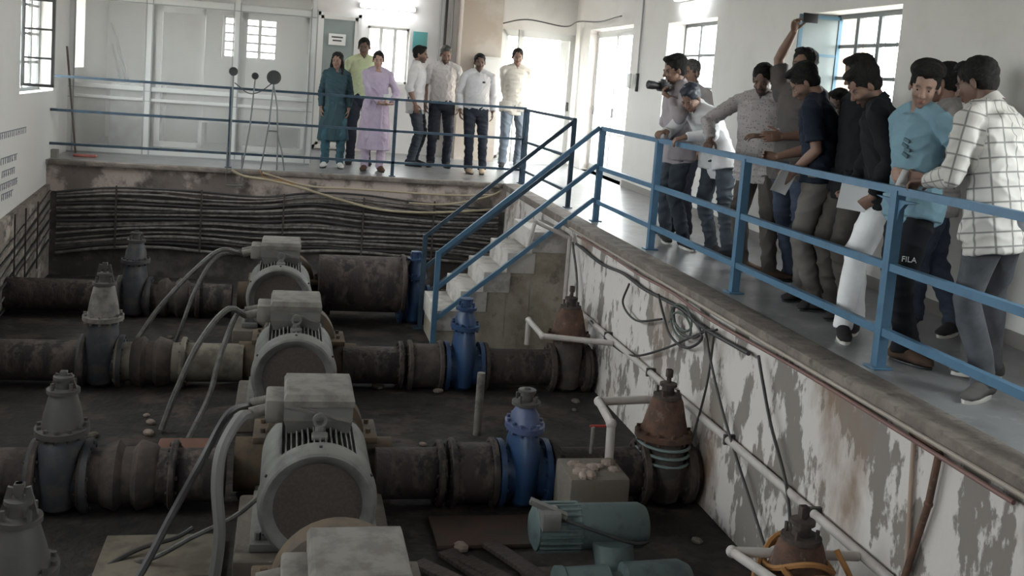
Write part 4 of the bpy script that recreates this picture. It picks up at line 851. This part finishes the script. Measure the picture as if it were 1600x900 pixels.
    pa = me.attributes.new('pat', 'FLOAT_VECTOR', 'POINT'); pa.data.foreach_set('vector', UV.astype(np.float32).ravel())
    so = bpy.data.objects.new('shirt', me); COL.objects.link(so); so.parent = t
    if cuff: so['label'] = cuff
    if not female and extra != 'tee':                             # collar
        mb = MB(); n = 26; R1 = []; R2 = []; R3 = []
        for i in range(n):
            a = 2*PI*i/n+PI/2; c, d = math.cos(a), math.sin(a); gap = .016 if abs(math.atan2(c, d)) < .2 else 0
            tl = -u2*.036*s*d; R1.append(N-u2*.004*s+tl+X*c*.066*s+f2*d*.064*s); R2.append(N+u2*(.030-gap*1.2)*s+tl+X*c*.063*s+f2*d*.060*s); R3.append(N-u2*(.012+gap*1.5)*s+tl+X*c*.086*s+f2*d*.086*s)
        mb.rings([R1, R2, R3, R1], caps=False); mb.build('collar', shirt, so)
        mb = MB(); a_, b2 = Ch+f2*.136*s, P+f1*(.13+b_*.7)*s
    # trousers
    tr = MB()
    if trousers:
        top = P+u1*.10*s
        tr.loft([(P-u1*.10*s, X*.135*s*w, f1*.115*s), (P, X*.172*s*w, f1*(.125+b_*.4)*s), (P+u1*.06*s, X*.160*s*w, f1*(.120+b_*.5)*s), (top, X*.150*s*w, f1*(.112+b_*.5)*s)], 26)
        for q in (-1, 1):
            hj, K, A, tn_ = FT[q]; k = trousers[1] if isinstance(trousers, tuple) else 1.0
            tr.ell(hj, (.092*s, .105*s, .09*s)); tr.tube([hj, hj.lerp(K, .45), K], [.098*s, .084*s*k, .068*s*k], 20); tr.ell(K, (.068*s*k,)*3)
            tr.tube([K, K.lerp(A, .35), K.lerp(A, .75), A+Vector((0, 0, -.025*s))], [.068*s*k, .066*s*k, .058*s*k, .060*s*k], 20)
        me, _ = remesh(tr, 'trousers', .009, 3, folds(SD(key+'t'), .0095, (16, 16, 30))); me.materials.append(trousers[0] if isinstance(trousers, tuple) else trousers)
        to = bpy.data.objects.new('trousers', me); COL.objects.link(to); to.parent = t
        if tuck:
            mb = MB(); mb.loft([(P+u1*.055*s, X*.166*s*w, f1*(.126+b_*.6)*s), (P+u1*.09*s, X*.164*s*w, f1*(.125+b_*.6)*s)], 30); mb.build('belt', M_dark, t)
    if dress:
        mb = MB(); z1 = dress; mb.loft([((0, 0, z1*s), X*.235*s, Vector((0, .20*s, 0))), ((0, 0, (z1+.25)*s), X*.215*s, Vector((0, .175*s, 0))), (P-u1*.1*s, X*.19*s, f1*.15*s), (P+u1*.08*s, X*.158*s, f1*.125*s), (Wt, X*.142*s, f1*.112*s)], 30)
        rs = folds(SD(key), .016, (26, 26, 2)); me, _ = remesh(mb, 'skirt', .009, 2, rs); me.materials.append(shirt); d_ = bpy.data.objects.new('kurta_skirt', me); COL.objects.link(d_); d_.parent = t
    # shoes
    for q in (-1, 1):
        hj, K, A, tn_ = FT[q]; fd = Vector((-math.sin(tn_), math.cos(tn_), 0)); sd = Vector((math.cos(tn_), math.sin(tn_), 0)); z0 = A.z-.085*s; c = Vector((A.x, A.y, z0)); U = Vector((0, 0, 1))
        mb = MB(); mb.loft([(c-fd*.075*s+U*.045*s, sd*.028*s, U*.030*s), (c-fd*.06*s+U*.055*s, sd*.036*s, U*.045*s), (c+U*.065*s, sd*.040*s, U*.052*s), (c+fd*.06*s+U*.052*s, sd*.043*s, U*.040*s), (c+fd*.12*s+U*.038*s, sd*.047*s, U*.027*s), (c+fd*.175*s+U*.032*s, sd*.038*s, U*.020*s), (c+fd*.195*s+U*.03*s, sd*.018*s, U*.010*s)], 18)
        b = mb.build('shoe', shoes or M_dark, t, ang=60)
        mb = MB(); th = .022 if sole else .012
        def outline(z, g): return [c+fd*(.06+.135*math.cos(a))*s*1.0+sd*(.036+.010*math.cos(a))*math.sin(a)*s*g+U*z*s for a in [2*PI*i/22 for i in range(22)]]
        mb.rings([outline(0.0, 1.0), outline(th*.5, 1.14), outline(th, 1.1)]); mb.build('sole', sole or M_dark, b)
    return dict(root=t, P=P, N=N, Ch=Ch, Up=Up, Wt=Wt, u1=u1, u2=u2, f1=f1, f2=f2, J=joints, hq=hq, HM=HM, s=s, RW=RW_, shirt=so, FT=FT)
C_white = cloth('white_shirt', (.60, .59, .60)); C_cream = cloth('cream_shirt', (.62, .58, .52)); C_lilac = cloth('lilac_kurta', (.42, .35, .45)); C_lime = cloth('lime_shirt', (.55, .60, .38))
C_tealD = cloth('dark_teal_kurta', (.04, .075, .09)); C_navy = cloth('navy_tee', (.014, .020, .035)); C_black = cloth('black_shirt', (.012, .013, .016)); C_sky = cloth('sky_blue_tee', (.19, .31, .38))
C_greyS = cloth('warm_grey_shirt', (.33, .30, .30)); C_brownS = cloth('brownish_grey_shirt', (.10, .088, .085)); C_pinkS = cloth('pale_mauve_shirt', (.36, .32, .34))
T_dark = cloth('dark_trousers', (.028, .032, .045)); T_slate = cloth('slate_trousers', (.05, .06, .075)); T_khaki = cloth('khaki_grey_trousers', (.145, .132, .125)); T_jean = cloth('grey_blue_jeans', (.095, .098, .11), (.06, .064, .073), 9)
T_white = cloth('white_trousers', (.80, .80, .82)); T_black = cloth('black_track_pants', (.012, .013, .017)); T_brown = cloth('brown_grey_trousers', (.075, .064, .058)); T_jeanL = cloth('light_jeans', (.20, .23, .27), (.13, .15, .19), 8); T_lilac = cloth('lilac_trousers', (.45, .37, .47)); T_jeanD = cloth('dark_blue_jeans', (.035, .045, .075), (.06, .075, .11), 8)
C_dots = pattern('dotted_shirt', (.34, .31, .31), (.19, .165, .165), 'dots', 42); C_check = pattern('checked_shirt', (.52, .50, .475), (.20, .195, .19), 'check', 13); C_print = pattern('grey_print_shirt', (.60, .57, .56), (.42, .40, .40), 'dots', 55)
S_white = cloth('white_shoe', (.6, .58, .56)); S_dark = cloth('dark_shoe', (.035, .03, .032)); S_brown = cloth('brown_shoe', (.09, .055, .04)); S_grey = cloth('grey_shoe', (.11, .105, .10)); S_sole = cloth('pale_sole', (.6, .58, .55)); S_tan = cloth('tan_shoe', (.42, .33, .24)); S_maroon = cloth('maroon_shoe', (.10, .035, .035))
RX = 3.42; RZ = 1.065
# --- right hand group along the walkway
A = person('A', 'person in pale mauve shirt with a camera at the face, by the small barred window', 3.57, 9.3, 92, 1.84, shirt=C_pinkS, sleeve='long', trousers=T_slate, shoes=S_dark, sole=S_sole, lean=6, look=(0, 12, 0), hair='bushy',
           feet={-1: (3.82, 9.28, 95), 1: (3.75, 9.62, 80)}, hands={-1: dict(at=(3.50, 9.14, 1.44), palm=(0, 0, 1), dir=(.25, 1, .3), curl=(55, 50, 30), pole=(-1, .2, -1)), 1: dict(at=(3.60, 9.42, 1.46), palm=(-1, .3, 0), dir=(-.4, 1, .4), curl=(50, 50, 30), pole=(.8, -.2, -1))})
A2 = person('A2', 'person in grey shirt behind the photographer and the leaning person in white', 4.05, 10.1, 120, 1.84, shirt=C_greyS, trousers=T_dark, shoes=S_dark, look=(0, 8, 0), hairm=M_hairg)
B = person('B', 'person in white shirt with pocket badge leaning over the rail on both forearms', 3.58, 8.85, 108, 1.74, shirt=C_white, trousers=T_slate, shoes=S_dark, lean=28, lean2=16, hipback=.10, look=(18, 22, 0), hairm=mat('blue_black_hair', (.02, .025, .04), .5),
           feet={-1: (3.98, 8.60, 105), 1: (4.0, 9.02, 95)}, hands={-1: dict(at=(3.44, 8.56, 1.11), palm=(.3, 0, -1), dir=(.6, .7, -.35), curl=(35, 45, 30), pole=(-1, -.4, -.5)), 1: dict(at=(3.42, 8.98, 1.13), palm=(0, .4, -1), dir=(0, 1, -.1), curl=(30, 40, 30), pole=(1, -.4, -.6))}, tone='mid', hem=-.16)
Cc = person('C', 'bearded person in a white dotted shirt resting one arm on the blue rail', 3.85, 7.98, 130, 1.8, shirt=C_dots, trousers=T_brown, shoes=S_brown, lean=8, look=(8, 20, 0), beard=.85, tone='dark', belly=.02, hem=-.15,
            w=1.24, feet={-1: (3.98, 7.78, 130), 1: (3.90, 8.14, 118)}, hands={-1: dict(at=(3.74, 7.62, 1.2), palm=(.5, .2, -.4), dir=(1, .6, .1), curl=(15, 25, 20), pole=(-1, -.5, -.6)), 1: dict(at=(3.50, 8.12, 1.115), palm=(0, .3, -1), dir=(-.1, 1, -.25), curl=(40, 50, 30), pole=(1, -.5, .3))})
F = person('F', 'person in a brownish shirt raising one arm high to hold a phone', 4.0, 7.6, 112, 1.9, shirt=C_brownS, sleeve='short', trousers=T_jeanD, shoes=S_dark, look=(15, -8, 0), hair='long' if False else 'bushy', tone='mid',
           feet={-1: (4.2, 7.45, 110), 1: (4.2, 7.8, 100)}, hands={-1: dict(at=(3.74, 7.32, 1.22), palm=(1, 0, -.3), dir=(.3, 1, .0), curl=(10, 15, 10), pole=(-.6, -1, -.6), thumb=.1), 1: dict(at=(3.97, 7.76, 2.06), palm=(-1, .2, 0), dir=(-.3, .35, 1), curl=(35, 50, 30), pole=(1, -.3, .2))})
Ee = person('E', 'person in navy t-shirt and khaki trousers, head bent, holding a printed sheet', 3.66, 6.9, 50, 1.8, shirt=C_navy, sleeve='short', trousers=T_khaki, shoes=S_dark, lean=5, lean2=8, look=(12, 34, 0), beard=.6, tone='mid', hair='bushy', tuck=False, hem=-.03, extra='tee',
           feet={-1: (3.84, 6.76, 75), 1: (3.88, 7.02, 62)}, w=1.12, hands={-1: dict(at=(3.58, 6.80, .98), palm=(1, 0, -.2), dir=(0, .8, -.7), curl=(45, 45, 25), pole=(-.3, -1, -.2)), 1: dict(at=(3.60, 7.08, 1.08), palm=(-1, 0, .2), dir=(-.2, 1, 0), curl=(40, 50, 30))})
G = person('G', 'bearded person whose head shows between the navy t-shirt and the black shirt', 4.12, 7.2, 100, 1.62, shirt=C_black, trousers=T_dark, shoes=S_dark, look=(20, 20, 0), beard=.8, tone='dark')
Hh = person('H', 'tall dark haired person directly behind the one in the black shirt', 3.86, 6.52, 88, 1.86, shirt=C_black, sleeve='short', trousers=T_brown, shoes=S_dark, look=(0, 22, 0), tone='dark', extra='tee')
I = person('I', 'person in a black shirt and white trousers looking down, papers in hand', 3.65, 6.08, 56, 1.8, shirt=C_black, trousers=T_white, shoes=S_dark, sole=S_sole, lean=7, lean2=10, look=(22, 30, 0), beard=.75, tone='mid', hair='bushy', hem=-.10,
           feet={-1: (3.58, 5.90, 100), 1: (3.78, 6.10, 88)}, w=1.15, hands={-1: dict(at=(3.66, 5.86, .93), palm=(.9, 0, .2), dir=(.2, .8, -.6), curl=(50, 50, 30), pole=(-.6, -1, 0)), 1: dict(at=(3.64, 6.10, .93), palm=(-.9, 0, .2), dir=(-.2, .8, -.6), curl=(50, 50, 30), pole=(.6, -1, 0))})
K = person('K', 'person in pale grey shirt and dark jeans, mostly hidden behind the sky blue t-shirt', 4.24, 6.1, 60, 1.82, shirt=C_greyS, trousers=T_jeanD, shoes=S_dark, sole=S_sole, look=(-20, 10, 0), hair='short', feet={-1: (4.30, 6.22, 75), 1: (4.5, 6.05, 60)})
J = person('J', 'young person in sky blue t-shirt and black track pants, face turned to the viewer', 3.68, 5.48, 96, 1.77, shirt=C_sky, sleeve='short', trousers=T_black, shoes=S_brown, lean=3, look=(46, 14, -6), beard=.35, hair='tuft', tone='light', hem=-.12, extra='tee',
           feet={-1: (3.66, 5.36, 110), 1: (3.80, 5.50, 95)}, hands={-1: dict(at=(3.66, 5.32, 1.11), palm=(1, 0, .2), dir=(.7, .6, .1), curl=(50, 55, 35), pole=(-.8, -1, -.4)), 1: dict(at=(3.58, 5.52, 1.12), palm=(-1, 0, 0), dir=(-.6, .6, 0), curl=(55, 55, 35), pole=(.7, -1, -.4))})
Ll = person('L', 'person in a white and grey checked shirt seen from behind at the near rail', 3.62, 4.93, 25, 1.83, shirt=C_check, sleeve='long', trousers=T_jean, shoes=S_grey, sole=S_sole, lean=12, lean2=4, hipback=.02, look=(10, 16, 0), tone='dark', hair='short', w=1.14, hem=-.19, hemr=1.06,
           feet={-1: (3.70, 4.66, 92), 1: (3.98, 5.0, 50)}, hands={-1: dict(at=(3.45, 5.02, 1.12), palm=(0, .2, -1), dir=(.2, 1, -.2), curl=(40, 45, 30), pole=(-.6, -.6, -1)), 1: dict(at=(3.68, 5.30, 1.10), palm=(0, 0, -1), dir=(-.3, 1, 0), pole=(1, -.4, -.4))})
# --- far group behind the far railing
V2 = .007
person('w1', 'person in dark teal kurta with long black hair, leftmost at the far railing', 0.66, 15.4, 176, 1.7, shirt=C_tealD, trousers=cloth('teal_leggings', (.05, .11, .14)), shoes=S_white, female=True, dress=.42, hair='long', look=(-12, 6, 0), tone='mid', vox=V2)
person('lime', 'person in a lime green shirt behind the two in kurtas', 1.09, 16.1, 180, 1.96, shirt=C_lime, sleeve='long', trousers=T_dark, shoes=S_dark, look=(-8, 8, 0), tone='dark', vox=V2, tuck=True)
w2 = person('w2', 'person in a long lilac kurta holding a small white phone at the far railing', 1.25, 15.22, 178, 1.76, shirt=C_lilac, trousers=T_lilac, shoes=S_brown, female=True, dress=.32, hair='cap' if False else 'short', look=(0, 8, 0), tone='light', vox=V2, w=1.08,
           hands={-1: dict(at=(1.46, 15.02, 1.02), palm=(.6, 0, .6), dir=(1, .3, 0), curl=(45, 50, 30), pole=(-1, -.8, -.4)), 1: dict(at=(1.28, 15.02, 1.02), palm=(-.6, 0, .6), dir=(-1, .3, 0), curl=(45, 50, 30), pole=(1, -.8, -.4))})
person('w3', 'person in untucked white shirt turned sideways in the far group', 2.02, 16.5, 250, 1.92, shirt=C_white, sleeve='rolled', trousers=T_slate, shoes=S_dark, look=(0, 4, 0), vox=V2, hair='short', beard=.6, hem=-.16)
person('w4', 'bearded person in a short sleeved grey printed shirt in the middle of the far group', 2.42, 16.45, 176, 1.96, shirt=C_print, sleeve='short', trousers=T_dark, shoes=S_dark, look=(6, 18, 0), vox=V2, beard=.6, tuck=True, belly=.02, w=1.06, hairm=M_hairg)
w5 = person('w5', 'person in white shirt with dark pocket badge and black trousers, far railing', 2.88, 15.9, 180, 1.86, shirt=C_white, sleeve='long', trousers=T_dark, shoes=S_tan, look=(0, 8, 0), vox=V2, beard=.3, tuck=True, belly=.025, w=1.08, tone='dark', feet={1: (2.78, 15.72, 190-180), -1: (3.0, 15.7, -10)})
person('w6', 'person in cream shirt and light jeans, hands behind back, rightmost of far group', 3.72, 17.0, 176, 2.02, shirt=C_cream, sleeve='long', trousers=T_jeanL, shoes=S_dark, look=(-4, 6, 0), vox=V2, hands={-1: dict(at=(-.05, -.17, .98), world=False, palm=(0, -1, 0), dir=(1, 0, -.3), pole=(-1, -.3, 0)), 1: dict(at=(.05, -.19, 1.0), world=False, palm=(0, -1, 0), dir=(-1, 0, -.3), pole=(1, -.3, 0))})
# badges, pens
def badge(p, up, sx, lab_m, off=.07, sz=(.045, .006, .03), name='pocket_badge'):
    c = p['Up']-p['u2']*up*p['s']+Vector((1, 0, 0))*off*sx+p['f2']*.137*p['s']; R = Matrix((Vector((1, 0, 0)), p['f2'], p['u2'])).transposed(); MB().cbox(c, sz, .002, R).build(name, lab_m, p['shirt'])
badge(B, .09, -1, M_dark); badge(w5, .07, -1, M_dark)
def small(name, label, cat, loc, R, mb, m, extra_=()):
    o = mb.build(name, m); o.location = loc; o.rotation_euler = R; tag(o, label, cat)
    for nm, mm, mt in extra_: mm.build(nm, mt, o)
    return o
# hand held things
mb = MB(); mb.cbox((0, 0, 0), (.13, .075, .095), .012); mb.cbox((0, .0, .055), (.05, .05, .03), .006); mb.lathe((0, .03, 0), (0, 1, 0), [(0, .036), (.06, .036), (.07, .040), (.13, .041), (.135, .034), (.12, .001)], 22)
small('camera_body', 'black camera with a long lens held up over the rail, pointing left', 'camera', (3.46, 9.27, 1.545), (.05, 0, math.radians(97)), mb, M_dark)
mb = MB(); mb.cbox((0, 0, 0), (.155, .009, .075), .004)
small('phone', 'dark phone held high in the raised hand', 'phone', (4.02, 7.60, 2.165), (0, 0, math.radians(15)), mb, M_dark, (('screen', MB().box((0, .0055, 0), (.14, .002, .066)), M_darkG),))
def sheet(name, label, loc, R, w_, h_, m=M_paper):
    mb = MB(); n = 6; vs = []; fs = []
    top = [[Vector(((i/n-.5)*w_, .012*math.sin(PI*i/n)+k, z)) for i in range(n+1)] for k in (0, .002) for z in (-h_/2, h_/2)]
    vs = [p for r in top for p in r]; q = n+1
    for i in range(n):
        fs += [(i, i+1, q+i+1, q+i), (2*q+i, 3*q+i, 3*q+i+1, 2*q+i+1), (i, 2*q+i, 2*q+i+1, i+1), (q+i, q+i+1, 3*q+i+1, 3*q+i)]
    fs += [(0, q, 3*q, 2*q), (n, 2*q+n, 3*q+n, q+n)]
    mb.add(vs, fs); o = mb.build(name, m, ang=60); o.location = loc; o.rotation_euler = R; tag(o, label, 'paper'); return o
sheet('paper_sheet', 'folded printed sheet in the hand of the person in the navy t-shirt', (3.53, 6.80, .93), (.3, .25, math.radians(15)), .15, .21)
sheet('paper_sheet', 'white sheets held against the white trousers', (3.60, 5.90, .93), (.15, .1, math.radians(-30)), .26, .21)
sheet('paper_sheet', 'small white sheet in the hands of the person in the sky blue t-shirt', (3.55, 5.38, 1.09), (.3, .1, math.radians(30)), .14, .12)
mb = MB(); mb.cbox((0, 0, 0), (.07, .009, .13), .003)
small('phone', 'small white phone in the hands of the person in the lilac kurta', 'phone', (1.37, 14.98, 1.10), (.5, 0, 0), mb, M_white)
# printed marks on clothing
def text_mesh(txt, size, m, parent, M4, name='printed_letters', depth=.0008):
    c = bpy.data.curves.new('t', 'FONT'); c.body = txt; c.size = size; c.extrude = depth; c.align_x = 'CENTER'; o = bpy.data.objects.new('t', c); COL.objects.link(o)
    dg = bpy.context.evaluated_depsgraph_get(); dg.update(); me = bpy.data.meshes.new_from_object(o.evaluated_get(dg)); bpy.data.objects.remove(o)
    me.materials.clear(); me.materials.append(m); n = bpy.data.objects.new(name, me); COL.objects.link(n); n.parent = parent; n.matrix_local = M4; return n

def on_front(p, dz, dx, depth=.0): return p['Up']-p['u2']*dz*p['s']+Vector((1, 0, 0))*dx*p['s']+p['f2']*(.138+depth)*p['s']
R_ = Matrix((Vector((1, 0, 0)), J['f2'], J['u2'])).transposed(); mb = MB(); random.seed(4)
for a, b in ((0, 0), (.012, .03), (-.01, .055), (.004, .085)): mb.cbox(on_front(J, .10+b, -.06+a, -.004), (.05, .012, .022), .003, R_ @ Matrix.Rotation(random.uniform(-.6, .6), 3, 'Y'))
mb.build('shirt_print', cloth('print_grey', (.10, .16, .19)), J['shirt'])
hj, K_, A_, _t = J['FT'][-1]; wc = J['RW'] @ hj.lerp(K_, .76); tc_ = Vector((cam.matrix_world.translation.x-wc.x, cam.matrix_world.translation.y-wc.y, 0)).normalized(); side = Vector((-tc_.y, tc_.x, 0))
M4 = Matrix.Identity(4)
for i, c_ in enumerate((side, Vector((0, 0, 1)), tc_)):
    for k in range(3): M4[k][i] = c_[k]
M4.translation = wc+tc_*.095+side*.012
text_mesh('FILA', .045, M_white, J['root'], J['RW'].inverted() @ M4, 'printed_letters', .006)
